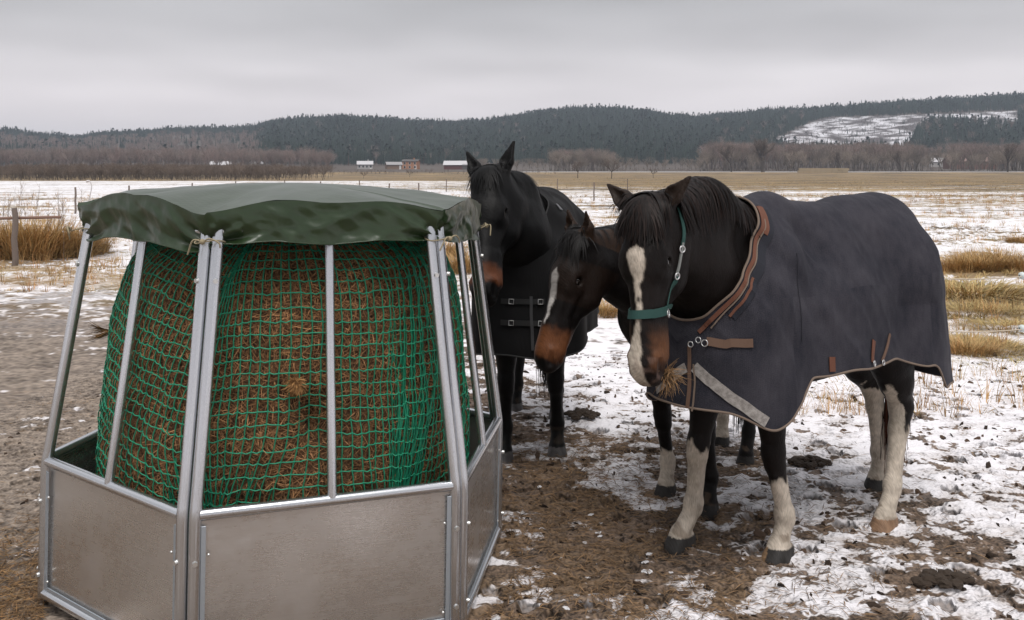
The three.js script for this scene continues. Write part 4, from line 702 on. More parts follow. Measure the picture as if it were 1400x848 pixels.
{ // head collar
  const teal = new THREE.MeshStandardMaterial({ color: rgb(0.012, 0.052, 0.044), roughness: 0.8 }), cord = std([0.20, 0.21, 0.20], 0.8), f = bay.f, H = bay.H;
  const hal = new THREE.Group(); hal.name = 'halter'; bay.root.add(hal);
  const noseRing = (t0, t1, a) => { const o = []; for (let k = 0; k <= 16; k++) { const t = mix(t0, t1, k / 16); o.push(V(...H(a + 0.02 * Math.cos(t) , -0.04 + 0.10 * Math.cos(t), 0.10 * Math.sin(t)))); } return o; };
  part('noseband', strapOn(f, noseRing(-1.75, 1.75, 0.365), 0.016, 0.006, 0.004), teal, hal);
  part('chin_strap', strapOn(f, noseRing(1.8, 4.5, 0.365), 0.009, 0.004, 0.004), teal, hal);
  const hSide = o_side;
  for (const s of [-1, 1]) {
    part('cheek_strap', strapOn(f, [V(...H(0.36, -0.055, 0.10 * s)), V(...H(0.30, -0.062, 0.11 * s)), V(...H(0.245, -0.068, 0.12 * s))], 0.0085, 0.004, 0.004), teal, hal);
    part('cheek_cord', strapOn(f, [V(...H(0.245, -0.068, 0.12 * s)), V(...H(0.20, -0.072, 0.12 * s)), V(...H(0.12, -0.075, 0.12 * s))], 0.0045, 0.006, 0.004), cord, hal);
    part('cheek_strap', strapOn(f, [V(...H(0.13, -0.075, 0.12 * s)), V(...H(0.06, -0.085, 0.115 * s)), V(...H(-0.01, -0.09, 0.09 * s))], 0.0075, 0.004, 0.004), teal, hal);
    for (const [a, b, c, rr] of [[0.372, -0.06, 0.10, 0.015], [0.245, -0.068, 0.12, 0.012], [0.145, -0.074, 0.12, 0.012]]) { const p = f.project(V(...H(a, b, c * s)), 0.008), n = f.grad(p.x, p.y, p.z), g = new THREE.TorusGeometry(rr, 0.003, 8, 16); g.applyQuaternion(new THREE.Quaternion().setFromUnitVectors(V(0, 0, 1), n)); g.translate(p.x, p.y, p.z); part('ring', g, steel, hal); }
  }
  // hay hanging from the mouth
  const r = rng(91), ms = [], cs = [];
  for (let k = 0; k < 170; k++) { const w = V(...H(0.575 + 0.03 * r(), -0.07 - 0.03 * r(), o_side * (0.02 + 0.045 * r()))).applyMatrix4(bay.root.matrixWorld), d = V((r() - 0.25) * 1.1, -0.35 + (r() - 0.5) * 1.6, 0.25 + (r() - 0.5) * 0.8).normalize(), L = 0.5 + 0.8 * r(); ms.push(M4(w.addScaledVector(d, 0.030 * L), new THREE.Quaternion().setFromUnitVectors(V(1, 0, 0), d), V(L, 1, 1))); const q = r(); cs.push(rgb(mix(0.12, 0.36, q), mix(0.07, 0.20, q), mix(0.03, 0.085, q))); }
  stuff('mouthful_of_hay', strawGeo(0.085, 0.0016, 0.025, 1.0), strawMat, ms, cs, 'wisp of brown hay sticking out of the bay horse\'s mouth', 'hay');
}
// ---- the black horse behind the feeder
const black = makeHorse({
  label: 'black horse with tan muzzle in a black rug, standing face on beside the feeder', seed: 23, cell: 0.009,
  x: 0.11, D: 5.55, neck: 1.25, phi: 6 * Math.PI / 180, poll: [-0.13, 1.655, 5.05], axis: [-0.02, -0.50, 0.28], face: [-0.42, 0.3, 0.8], head: 1.14, ear: [-0.165, -0.01, 0.125], arch: 0.05,
  lf: [-0.05, -0.15], rf: [0.08, 0.15], lh: [-0.85, -0.10], rh: [-1.06, 0.2],
  mane: 800, maneLen: 0.22, maneSide: 1, forelock: 160, hair: [0.004, 0.0038, 0.0038], scale: 1.0,
  colour(x, y, z, [a, b, c]) {
    const k = speck(x, y, z); let q = [0.0045 * k, 0.0042 * k, 0.0043 * k];
    if (a > 0.3 && a < 0.72 && Math.abs(c) < 0.15 && b > -0.2 && b < 0.12) { const e = 0.02 * n3(x * 30, y * 30, z * 30); q = blend(q, [0.125, 0.042, 0.017], ss(0.43, 0.48, a + e) * (1 - ss(0.525, 0.555, a + e)) * 0.9); }
    if (y < 0.088) { const s = n3(x * 40, y * 8, z * 40); q = [0.085 + 0.04 * s, 0.08 + 0.04 * s, 0.08 + 0.04 * s]; } else if (y < 0.2) q = blend(q, [0.07, 0.05, 0.035], 0.4 * ss(0.0, 0.3, n3(x * 20, y * 20, z * 20)));
    return q;
  },
});
{
  const mat = new THREE.MeshPhysicalMaterial({ color: rgb(0.0048, 0.0046, 0.005), roughness: 0.75, specularIntensity: 0.35, bumpMap: canvasBump, bumpScale: 0.0012, sheen: 0.06, sheenRoughness: 0.5, sheenColor: rgb(0.3, 0.28, 0.28), side: THREE.DoubleSide });
  const neck = (y) => 0.08 + 0.40 * ss(1.60, 1.22, y) * 1.12, pm = std([0.012, 0.012, 0.012], 0.8);
  const { rug } = makeRug(black, {
    wide: 1.08, flare: 0.04, mat, pipe: 0.0048, pipeMat: pm,
    fold: (x, y, z) => 0.008 * n3(x * 3.2, y * 2.0, z * 3.2) + 0.018 * ss(1.25, 0.75, y) * n3(x * 6.5 + 2, y * 0.8, z * 6.5) + 0.004 * n3(x * 11, y * 9, z * 11),
    keep: (x, y, z) => Math.min(y - (mix(0.745, 0.70, ss(0.1, 0.35, x)) + 0.01 * Math.sin(z * 14)), y < 1.12 ? 1 : (neck(y) - x) * 0.9),
  });
  const R = black.rugF, dark = std([0.007, 0.007, 0.0072], 0.7), web = (name, pts, w, m, th = 0.004, off = 0.004) => part(name, strapOn(R, pts.map((p) => V(...p)), w, th, off), m, rug);
  for (const y of [1.0, 0.885]) {
    web('chest_strap', [[0.46, y, 0.14], [0.47, y, 0.0], [0.45, y, -0.12]], 0.014, dark);
    for (const z of [0.07, -0.095]) { const q = R.project(V(0.46, y, z), 0.012), n = R.grad(q.x, q.y, q.z), g = new THREE.TorusGeometry(0.018, 0.0022, 6, 4); g.rotateZ(Math.PI / 4); g.applyQuaternion(new THREE.Quaternion().setFromUnitVectors(V(0, 0, 1), n)); g.translate(q.x, q.y, q.z); part('buckle', g, steel, rug); }
  }
  web('front_seam', [[0.47, 1.03, -0.04], [0.47, 0.88, -0.045], [0.46, 0.74, -0.05]], 0.008, std([0.03, 0.03, 0.032], 0.7));
  web('shoulder_clip', [[0.04, 1.47, -0.11], [0.05, 1.44, -0.145]], 0.016, std([0.10, 0.10, 0.105], 0.4));
}
// ---- the dark horse between them, nosing in
const dark = makeHorse({
  label: 'dark horse with orange-tan muzzle lowering its head between the two rugged horses', seed: 37, cell: 0.0085,
  x: 0.86, D: 4.80, phi: 28 * Math.PI / 180, scale: 0.92, poll: [0.295, 1.375, 4.34], axis: [-0.165, -0.52, 0.11], face: [-0.80, 0.3, 0.50], head: 1.06, ear: [-0.12, 0.045, 0.07], arch: 0.05,
  lf: [0.10, -0.17], rf: [-0.09, 0.13], lh: [-0.85, -0.13], rh: [-1.2, 0.12],
  mane: 700, maneLen: 0.2, maneSide: 1, forelock: 120, hair: [0.0055, 0.0045, 0.0042],
  colour(x, y, z, [a, b, c], g) {
    const k = speck(x, y, z); let q = [0.0068 * k, 0.0048 * k, 0.0043 * k];
    if (y < 0.75 && x > -1.6) {
      const front = x > -0.5, left = z < 0; if (front && !left) q = blend(q, dirtyWhite(x, y, z), sock(y, x, z, 0.27, 0.05)); if (!front && !left) q = blend(q, dirtyWhite(x, y, z), sock(y, x, z, 0.3, 0.05));
      if (y < 0.14) q = blend(q, [0.13, 0.09, 0.06], 0.5 * ss(0.0, 0.3, n3(x * 20, y * 20, z * 20)));
      if (y < 0.085) { const s = n3(x * 40, y * 8, z * 40); q = [0.035 + 0.02 * s, 0.032 + 0.02 * s, 0.03 + 0.02 * s]; }
    }
    if (a > 0.02 && a < 0.72 && Math.abs(c) < 0.16 && b > -0.22 && b < 0.12 && x > 0.1) {
      const e = 0.014 * n3(x * 40, y * 40, z * 40); q = blend(q, [0.15, 0.056, 0.022], ss(0.40, 0.47, a + e * 1.5) * (1 - ss(0.555, 0.585, a + e)) * 0.95);
      const wd = a < 0.3 ? 0.021 * ss(0.16, 0.19, a) : 0.021 - 0.016 * ss(0.26, 0.42, a); q = blend(q, [0.55, 0.52, 0.49], (b > -0.03 && a > 0.16 && a < 0.42 ? 1 : 0) * ss(-0.005, 0.005, wd + e * 0.5 - Math.abs(c + 0.004)));
      if (a > 0.10 && a < 0.3) q = blend(q, [0.03, 0.016, 0.010], 0.4);
    }
    if (a < -0.0 && a > -0.2 && Math.abs(c) > 0.02) q = blend(q, [0.045, 0.024, 0.014], 0.6);
    return q;
  },
});
// ---------------------------------------------------------------- trees and woods
const barkMat = new THREE.MeshStandardMaterial({ vertexColors: true, roughness: 0.95 });
function bareTree(seed, h, spreadA, levels, twigs, trunkR, c1, c2, upright) {   // leafless tree: tapering limbs that fork down to twigs
  const r = rng(seed), limbs = new GB(), fine = new GB();
  const seg = (gb, a, b, r1, r2, c, sides) => { const t = b.clone().sub(a).normalize(), s = (Math.abs(t.y) < 0.9 ? V(0, 1, 0) : V(1, 0, 0)).cross(t).normalize(), o = t.clone().cross(s), i0 = gb.p.length / 3; for (const [p, q] of [[a, r1], [b, r2]]) for (let k = 0; k < sides; k++) { const an = k / sides * 6.283; gb.v(p.x + (s.x * Math.cos(an) + o.x * Math.sin(an)) * q, p.y + (s.y * Math.cos(an) + o.y * Math.sin(an)) * q, p.z + (s.z * Math.cos(an) + o.z * Math.sin(an)) * q, k, p.y, c); } for (let k = 0; k < sides; k++) gb.q(i0 + k, i0 + (k + 1) % sides, i0 + sides + (k + 1) % sides, i0 + sides + k); };
  const col = (k) => { const j = 0.75 + 0.5 * r(); return [mix(c1[0], c2[0], k) * j, mix(c1[1], c2[1], k) * j, mix(c1[2], c2[2], k) * j]; };
  const grow = (p, d, len, rad, lv) => {
    const n = lv < 2 ? 3 : 2; let q = p, dd = d.clone();
    for (let k = 0; k < n; k++) { dd.add(V((r() - 0.5) * 0.35, 0.06 * upright, (r() - 0.5) * 0.35)).normalize(); const e = q.clone().addScaledVector(dd, len / n); seg(limbs, q, e, rad * (1 - 0.35 * k / n), rad * (1 - 0.35 * (k + 1) / n), col(lv / levels), lv < 2 ? 6 : 3); q = e; if (lv > 0 && k < n - 1 && lv < levels) sub(q, dd, len * 0.55, rad * 0.5, lv + 1, 1); }
    if (lv < levels) sub(q, dd, len * (0.66 + 0.14 * r()), rad * 0.62, lv + 1, lv === 0 ? 4 : 2 + (r() < 0.5 ? 1 : 0));
    else for (let k = 0; k < twigs; k++) { const t = dd.clone().add(V((r() - 0.5) * 1.6, (r() - 0.35) * 1.2, (r() - 0.5) * 1.6)).normalize(), e = q.clone().addScaledVector(t, len * (0.6 + 0.8 * r())); seg(fine, q, e, rad * 0.5, rad * 0.18, col(1), 3); }
  };
  const sub = (q, dd, len, rad, lv, m) => { for (let k = 0; k < m; k++) { const d2 = dd.clone().multiplyScalar(0.75).add(V((r() - 0.5) * spreadA, r() * 0.35 * upright, (r() - 0.5) * spreadA)).normalize(); grow(q, d2, len, rad, lv); } };
  grow(V(0, -0.1, 0), V((r() - 0.5) * 0.1, 1, (r() - 0.5) * 0.1).normalize(), h * 0.26, trunkR, 0);
  return [limbs.geo(), fine.geo()];
}
function spruce(seed, h, w) {
  const r = rng(seed), b = new GB(), T = 11, tc = [0.055, 0.04, 0.032]; b.tube([V(0, -0.3, 0), V(0, h * 0.3, 0), V(0, h, 0)], (t) => 0.17 * (1 - t) + 0.02, 5, false, false, tc);
  for (let k = 0; k < T; k++) {
    const t = k / T, y = h * (0.14 + 0.84 * t), rr = w * Math.pow(1 - t, 0.8) * (0.8 + 0.4 * r()) + 0.15, n = 9, top = b.v(0, y + h * 0.11, 0, 0, 0, [0.012, 0.022, 0.016]), ring = [], a0 = r() * 6;
    for (let i = 0; i < 2 * n; i++) { const q = i % 2 ? 0.45 + 0.2 * r() : 0.8 + 0.4 * r(), an = a0 + i / n * Math.PI, c = 0.7 + 0.7 * r(); ring.push(b.v(Math.cos(an) * rr * q, y - h * 0.035 * (i % 2 ? -0.3 : 1.2) * (0.6 + r() * 0.8), Math.sin(an) * rr * q, 0, 0, [0.020 * c, 0.034 * c, 0.024 * c])); }
    for (let i = 0; i < 2 * n; i++) b.t(top, ring[(i + 1) % (2 * n)], ring[i]);
  }
  return b.geo(false);
}
function pine(seed, h) {
  const r = rng(seed), gs = [], b = new GB(); b.tube([V(0, -0.3, 0), V((r() - .5) * .6, h * 0.5, 0), V((r() - .5) * .8, h * 0.9, (r() - .5) * .6)], (t) => 0.2 * (1 - t) + 0.05, 5, false, false, [0.13, 0.07, 0.045]);
  for (let k = 0; k < 15; k++) {
    const y = h * (0.52 + 0.48 * Math.pow(r(), 0.8)), R = h * 0.15 * (1.15 - (y / h)) * 3 * Math.sqrt(r()), a = r() * 6.283, s = h * (0.045 + 0.05 * r()), cx = Math.cos(a) * R, cz = Math.sin(a) * R, cc = 0.7 + 0.6 * r();
    for (let q = 0; q < 16; q++) { const d = V(r() - 0.5, (r() - 0.4) * 0.8, r() - 0.5).normalize(), e = V(r() - 0.5, r() - 0.5, r() - 0.5).cross(d).normalize(), o = V(cx, y, cz), c = [0.024 * cc, 0.038 * cc, 0.027 * cc]; const i = b.p.length / 3; const m = s * (0.6 + 0.8 * r()); b.v(o.x + e.x * s * .35, o.y + e.y * s * .35, o.z + e.z * s * .35, 0, 0, c); b.v(o.x - e.x * s * .35, o.y - e.y * s * .35, o.z - e.z * s * .35, 0, 0, c); b.v(o.x + d.x * m + e.x * s * .5, o.y + d.y * m * .7, o.z + d.z * m + e.z * s * .5, 0, 0, c); b.v(o.x + d.x * m - e.x * s * .4, o.y + d.y * m * .7 + s * .3, o.z + d.z * m - e.z * s * .4, 0, 0, c); b.q(i, i + 1, i + 3, i + 2); }
  }
  return b.geo(false);
}
const needleMat = new THREE.MeshStandardMaterial({ vertexColors: true, roughness: 0.9, side: THREE.DoubleSide });
const atU = (u, D) => (u - 700) * D / 1300;
{
  const r = rng(404), conifers = [spruce(1, 12, 1.7), spruce(2, 14, 1.6), spruce(5, 11, 1.9), pine(4, 13)], lists = conifers.map(() => [[], []]);
  const bare = [0, 1, 2, 3].map((k) => { const [a, b] = bareTree(60 + k, 11, 1.15, 3, 5, 0.13, [0.13, 0.112, 0.095], [0.25, 0.205, 0.168], 1.2); return mergeGeometries([a, b]); }), bl = bare.map(() => [[], []]);
  const scrub = [0, 1, 2].map((k) => { const [a, b] = bareTree(80 + k, 6, 1.5, 3, 6, 0.055, [0.10, 0.082, 0.068], [0.17, 0.132, 0.108], 0.8); return mergeGeometries([a, b]); }), sl = scrub.map(() => [[], []]);
  const put = (L, x, D, s, c, sy = 1) => { L[0].push(M4(V(x, land(x, D) - 0.1, -D), Q(0, r() * 6.283, 0), V(s, s * sy, s))); L[1].push(c); };
  const tone = () => { const k = 0.7 + 0.6 * r(); return rgb(k, k, k); };
  for (let n = 0; n < 90000; n++) {                                             // conifers over the hills
    const D = 640 + 860 * Math.pow(r(), 0.8), x = (r() * 1.36 - 0.68) * D, u = x / D * 1300 + 700;
    if (D < 1220 && u < 345 + 40 * pn(x * 0.01, D * 0.01) && r() > 0.05 + 0.25 * ss(0.1, 0.3, pn(x * 0.01, D * 0.008))) continue; if (D < 760 && u > 960 && pn(x * 0.007 + 9, D * 0.007) > 0.22 - (760 - D) * 0.0025) continue;
    if (clearing(x, D)) { if (r() > 0.035) continue; } else if (r() > 0.75) continue;
    const k = Math.floor(r() * 3.35); put(lists[k], x, D, (clearing(x, D) ? 0.15 : 0.62) + 0.45 * r() * r(), tone(), 0.85 + 0.3 * r());
  }
  for (let n = 0; n < 9000; n++) {                                              // leafless wood at the foot of the hills
    const D = 455 + 700 * Math.pow(r(), 1.25), x = (r() * 1.36 - 0.68) * D, u = x / D * 1300 + 700; if (u > 455 && u < 760 && D < 640) continue; if (clearing(x, D)) continue; if (u > 360 && D > 640 && r() > 0.06) continue; if (u > 760 && u < 965 && (u > 840 || D > 520)) continue; if (u > 1240 && u < 1390 && D < 560 && D > 500) continue; if (u > 1262 && u < 1300 && D < 600) continue;
    const k = Math.floor(r() * 4), c = 0.8 + 0.5 * r(), v = r(); put(bl[k], x, D, (u > 900 ? 1.25 : 0.85) + 0.55 * r(), rgb(c * (0.95 + 0.1 * v), c * (0.95 - 0.03 * v), c));
  }
  for (let n = 0; n < 150; n++) { const D = 440 + 120 * r(), u = 640 + 330 * r(), x = atU(u, D); put(bl[Math.floor(r() * 4)], x, D, 0.35 + 0.55 * r(), tone(), 0.95); }
  for (let n = 0; n < 260; n++) { const D = 436 + 20 * r(), u = 745 + 690 * r(); if (u > 845 && u < 955) continue; const x = atU(u, D); put(bl[Math.floor(r() * 4)], x, D, 0.6 + 0.9 * r(), tone(), 0.9); }
  for (let n = 0; n < 5000; n++) { const D = 850 + 500 * r(), u = 1040 + 352 * r(), x = atU(u, D); if (!clearing(x, D) || r() > 0.75) continue; put(sl[Math.floor(r() * 3)], x, D, 0.3 + 0.7 * r() * r(), rgb(0.6, 0.55, 0.5)); }   // saplings and brash on the felled slope
  for (let n = 0; n < 2600; n++) { const D = 182 + 150 * Math.pow(r(), 0.8), u = -80 + 540 * r() * (0.8 + 0.2 * r()), x = atU(u, D); const tall = 0.55 + 0.5 * r() + 0.25 * pn(x * 0.03, D * 0.03); put(sl[Math.floor(r() * 3)], x, D, tall, tone(), 0.85); }
  for (let n = 0; n < 700; n++) { const u = 460 + 960 * r(), D = (u < 760 ? 380 : 430) + 60 * r(), x = atU(u, D); put(sl[Math.floor(r() * 3)], x, D, 0.22 + 0.3 * r() * r(), tone(), 0.8); }
  for (let k = 0; k < 4; k++) { stuff('conifer_forest', conifers[k], needleMat, lists[k][0], lists[k][1], ['dark green spruce forest covering the distant hills', 'tall narrow spruces along the hill ridges', 'dark pine forest covering the distant hills', 'tall loose-crowned pines along the hill ridges'][k], 'forest'); stuff('leafless_wood', bare[k], barkMat, bl[k][0], bl[k][1], 'brown leafless wood at the foot of the hills', 'wood').userData.group = 'leafless woods at the foot of the hills'; }
  for (let k = 0; k < 3; k++) stuff('leafless_scrub', scrub[k], barkMat, sl[k][0], sl[k][1], 'low brown leafless scrub along the far edge of the field', 'scrub').userData.group = 'scrub along the far field edge';
  // trees that stand by themselves
  const kinds = [[14, 1.5, 4, 5, 0.62, 0.8], [12, 1.2, 4, 4, 0.28, 1.1], [7, 1.6, 4, 4, 0.12, 0.6]].map(([h, s, l, t, tr, up], k) => bareTree(120 + k, h, s, l, t, tr, [0.05, 0.04, 0.034], [0.13, 0.098, 0.08], up));
  const trees = [
    [1043, 428, 0, 1.42, 'large spreading leafless tree with forked trunk at the field edge below the felled slope', 'large field tree'], [1000, 430, 1, 1.35, 'round leafless tree beside the large forked tree', 'field tree'], [1378, 430, 1, 1.4, 'tall leafless tree by the long barn at the field edge', 'field tree'],
    [1150, 432, 1, 1.0, 'leafless tree behind the pale stack of bales', 'field tree'], [1232, 433, 1, 1.05, 'leafless tree standing before the felled slope', 'field tree'],
    [836, 235, 2, 0.95, 'rounded leafless bush standing alone in the field', 'bush'], [893, 262, 2, 0.55, 'small leafless bush in the brown grass', 'bush'], [790, 250, 2, 0.9, 'thin leafless bush near the black horse\'s neck', 'bush'], [560, 300, 2, 0.45, 'tiny bush below the orange house', 'bush'], [497, 240, 2, 0.35, 'dark tiny bush below the white house', 'bush'],
  ];
  for (const [u, D, k, s, label, cat] of trees) { const x = atU(u, D), t = thing(cat.includes('bush') ? 'bush' : 'bare_tree', label, cat.includes('bush') ? 'bush' : 'tree'); t.position.set(x, land(x, D), -D); t.rotation.y = u; t.scale.setScalar(s); part('trunk', kinds[k][0], barkMat, t); part('crown', kinds[k][1], barkMat, t); }
}
// ---------------------------------------------------------------- farm buildings far across the field
{
  const wallC = { white: std([0.45, 0.43, 0.42], 0.9), orange: std([0.42, 0.20, 0.11], 0.9), red: std([0.13, 0.055, 0.05], 0.9), brown: std([0.22, 0.15, 0.11], 0.9), rust: std([0.20, 0.12, 0.10], 0.9) }, snowRoof = std([0.55, 0.54, 0.55], 0.9), greyRoof = std([0.32, 0.31, 0.31], 0.9), darkRoof = std([0.10, 0.09, 0.085], 0.9), pane = new THREE.MeshStandardMaterial({ color: rgb(0.03, 0.035, 0.04), roughness: 0.15 }), trim = std([0.7, 0.68, 0.66], 0.8);
  const house = (u, D, w, d, h, rh, wall, roof, cols, rows, turn, name, label, cat) => {
    const x = atU(u, D), t = thing(name, label, cat); t.position.set(x, land(x, D) - 0.05, -D); t.rotation.y = turn;
    const s = new THREE.Shape(); s.moveTo(-d / 2, 0); s.lineTo(d / 2, 0); s.lineTo(d / 2, h); s.lineTo(0, h + rh); s.lineTo(-d / 2, h); const g = new THREE.ExtrudeGeometry(s, { depth: w, bevelEnabled: false }); g.translate(0, 0, -w / 2); g.rotateY(Math.PI / 2); part('wall', g, wall, t);
    const sl = Math.hypot(d / 2 + 0.4, rh * (d / 2 + 0.4) / (d / 2)), an = Math.atan2(rh, d / 2), roofG = part('roof', (() => { const gs = []; for (const q of [-1, 1]) { const b = box(w + 0.8, 0.18, sl); b.translate(0, 0.10, q * sl / 2); b.rotateX(q * an); b.translate(0, h + rh + 0.04, 0); gs.push(b); } return mergeGeometries(gs); })(), roof, t);
    if (rows) { const c = box(0.7, 1.4, 0.7); c.translate(w * 0.2, h + rh + 0.3, 0); part('chimney', c, wall, roofG); }
    for (let j = 0; j < rows; j++) for (let i = 0; i < cols; i++) { const wx = (i + 0.5) / cols * w - w / 2, wy = (j + 0.55) / rows * h; const f = part('window', box(1.25, 1.45, 0.12), trim, t); f.position.set(wx, wy, d / 2 + 0.03); const p = part('pane', box(1.0, 1.2, 0.06), pane, f); p.position.z = 0.06; }
    const dr = part('door', box(cat === 'barn' ? 2.6 : 1, cat === 'barn' ? 2.8 : 2.1, 0.1), cat === 'barn' ? darkRoof : trim, t); dr.position.set(w * 0.38, cat === 'barn' ? 1.4 : 1.05, d / 2 + 0.04);
  };
  house(499, 540, 8.5, 6, 2.6, 1.8, wallC.white, snowRoof, 4, 1, 0.15, 'farmhouse', 'white farmhouse under a snowy roof across the field', 'house');
  house(562, 520, 8.4, 7, 4.2, 1.0, wallC.orange, darkRoof, 3, 2, -0.1, 'farmhouse', 'orange two-storey house with rows of windows across the field', 'house');
  house(538, 510, 8, 6, 2.4, 1.4, wallC.brown, greyRoof, 0, 0, 0.3, 'farm_shed', 'low brown shed beside the orange house', 'shed');
  house(624, 500, 12.5, 7, 2.4, 2.0, wallC.red, snowRoof, 0, 0, -0.05, 'barn', 'dark red barn with snow on its roof', 'barn');
  house(302, 520, 11, 7, 2.2, 2.0, wallC.brown, snowRoof, 0, 0, 0.1, 'farm_shed', 'low shed under a snowy roof in the leafless wood', 'shed');
  house(350, 510, 5, 6, 3.0, 2.4, wallC.white, greyRoof, 2, 1, 1.3, 'farmhouse', 'small pale gabled house among the leafless trees', 'house');
  house(1281, 600, 10, 8, 3.2, 2.4, wallC.white, snowRoof, 3, 1, -0.2, 'farmhouse', 'white house under a snowy roof below the felled hillside', 'house');
  house(1334, 520, 31, 10, 4.2, 3.2, wallC.rust, std([0.22, 0.15, 0.13], 0.9), 0, 0, -0.05, 'barn', 'long rust-brown barn beside the field at the wood edge', 'barn');
  { // pale stack of straw bales at the field edge
    const t = thing('straw_stack', 'long pale stack of straw bales at the far field edge', 'straw stack'), x = atU(1125, 415); t.position.set(x, land(x, 415), -415); const m = std([0.34, 0.27, 0.18], 0.95), r = rng(8);
    for (let i = 0; i < 9; i++) for (let j = 0; j < 2; j++) { const b = part('bale', box(2.35, 1.0, 1.3, 0.06), m, t); b.position.set((i - 4) * 2.42 + (j ? 0.5 : 0), 0.5 + j * 1.01, (r() - 0.5) * 0.1); }
  }
}
// ---------------------------------------------------------------- loose matter on the ground
{
  const r = rng(2024), hAt = (x, D) => (x > Z1[0] && x < Z1[1] && D > Z1[2] && D < Z1[3] ? nearHeight(x, D) : midHeight(x, D));
  const feederClear = (x, D) => Math.hypot(x - FEED.x, D + FEED.z) > 0.93;
  const ms = [], cs = [];                                                       // dropped hay
  for (let n = 0; n < 15000; n++) {
    let x, D; const q = r();
    if (q < 0.38) { const a = r() * 6.283, d = 0.95 + 0.9 * Math.pow(r(), 1.6); x = FEED.x + Math.sin(a) * d; D = -FEED.z - Math.cos(a) * d; } else if (q < 0.85) { x = -0.2 + 2.0 * r() * r() + 0.6 * r(); D = 3.4 + 2.6 * r(); } else { x = -3.4 + 8 * r(); D = 3.2 + 5 * r(); }
    if (!feederClear(x, D)) continue; if (fbm(x * 2.6 + 50, D * 3.1) < -0.12 && r() < 0.7) continue;
    ms.push(M4(V(x, hAt(x, D) + 0.004 + 0.006 * r(), -D), Q((r() - 0.5) * 0.5, r() * 6.283, (r() - 0.5) * 0.45), V(0.45 + 0.9 * r(), 1, 0.8 + 0.5 * r()))); { const k = r(); cs.push(rgb(mix(0.08, 0.33, k * k), mix(0.048, 0.20, k * k), mix(0.024, 0.10, k * k))); }
  }
  for (let n = 0; n < 5200; n++) { const x = -2.75 + 1.0 * r(), D = 3.35 + 1.1 * r() * r() + 0.3 * r(); if (!feederClear(x, D)) continue; ms.push(M4(V(x, hAt(x, D) + 0.004 + 0.018 * r() * r(), -D), Q((r() - 0.5) * 0.7, r() * 6.283, (r() - 0.5) * 0.6), V(0.5 + 1.0 * r(), 1, 1))); cs.push(hayTint(r, 0.95)); }
  stuff('dropped_hay', strawGeo(0.055, 0.0018, 0.014, 1.0), strawMat, ms, cs, 'loose brown hay scattered on the trodden ground round the feeder', 'hay');
  // clods of mud and dung, crumbs of snow
  const lump = (seed) => { const g = new THREE.IcosahedronGeometry(1, 2), p = g.attributes.position; for (let i = 0; i < p.count; i++) { const x = p.getX(i), y = p.getY(i), z = p.getZ(i), k = 1 + 0.45 * n3(x * 1.3 + seed, y * 1.3, z * 1.3) + 0.3 * n3(x * 3.1, y * 3.1 + seed, z * 3.1); p.setXYZ(i, x * k, y * k * 0.62, z * k); } g.computeVertexNormals(); return g; };
  const clodMat = new THREE.MeshStandardMaterial({ color: 0xffffff, roughness: 0.95, bumpMap: spangle, bumpScale: 0.002 });
  for (let v = 0; v < 3; v++) {
    const cm = [], cc = [], sm = [], sc = [];
    for (let n = 0; n < 1500; n++) {
      const x = -3.2 + 8 * r(), D = 3.2 + 5.6 * Math.pow(r(), 1.2); if (!feederClear(x, D)) continue; ground(x, D); const snowy = G.r > 0.4, bareL = x < -0.6; if (bareL && r() < 0.75) continue;
      const cl = fbm(x * 2.2 + 11, D * 2.8), big = cl > 0.12; if (snowy && !big && r() < 0.75) continue;
      const s = (big ? 0.008 + 0.018 * r() * r() : 0.004 + 0.008 * r()); cm.push(M4(V(x, hAt(x, D) - s * 0.05, -D), Q(r() * 3, r() * 6.283, r() * 3), V(s * (0.9 + 0.9 * r()), s * (0.4 + 0.4 * r()), s))); const k = r(); cc.push(rgb(mix(0.028, 0.12, k * k), mix(0.018, 0.075, k * k), mix(0.012, 0.048, k * k)));
    }
    for (let n = 0; n < 260; n++) { const x = -0.4 + 5 * r(), D = 3.3 + 5 * r(); ground(x, D); if (G.r > 0.55 && r() < 0.6) continue; const s = 0.006 + 0.014 * r() * r(); sm.push(M4(V(x, hAt(x, D) - s * 0.1, -D), Q((r() - .5) * 0.5, r() * 6.283, (r() - .5) * 0.5), V(s * 1.6, s * 0.5, s * 1.2))); const k = 0.55 + 0.25 * r(); sc.push(rgb(k, k * 0.985, k)); }
    stuff('mud_clods', lump(v * 7 + 1), clodMat, cm, cc, 'dark clods of mud and dung trodden into the snow', 'mud').userData.group = 'clods on the paddock'; stuff('snow_crumbs', lump(v * 5 + 30), clodMat, sm, sc, 'small crumbs of trodden snow on the mud', 'snow').userData.group = 'snow crumbs on the paddock';
  }
  { // piles of droppings that stand out of the snow
    const dm = [0, 1].map(() => std([0.040, 0.027, 0.018], 0.95));
    const piles = [[1108, 640, 'round dark pile of droppings in the snow behind the bay horse\'s front legs'], [795, 577, 'dark lump of droppings in the snow beside the black horse\'s hind hoof'], [1290, 805, 'flattened dark droppings in the snow before the bay horse']];
    for (const [u, y, label] of piles) { const D = 2184 / (y - 235), x = atU(u, D), t = thing('dung_pile', label, 'droppings'); t.position.set(x, hAt(x, D), -D); for (let k = 0; k < 16; k++) { const g = part('dropping', lump(k + 70), dm[0], t); const a = r() * 6.283, q = 0.075 * Math.sqrt(r()), s = 0.020 + 0.014 * r(); g.position.set(Math.cos(a) * q * 1.4, 0.012 + 0.03 * (1 - q / 0.08), Math.sin(a) * q); g.scale.set(s * 1.2, s, s); g.rotation.y = a; } }
  }
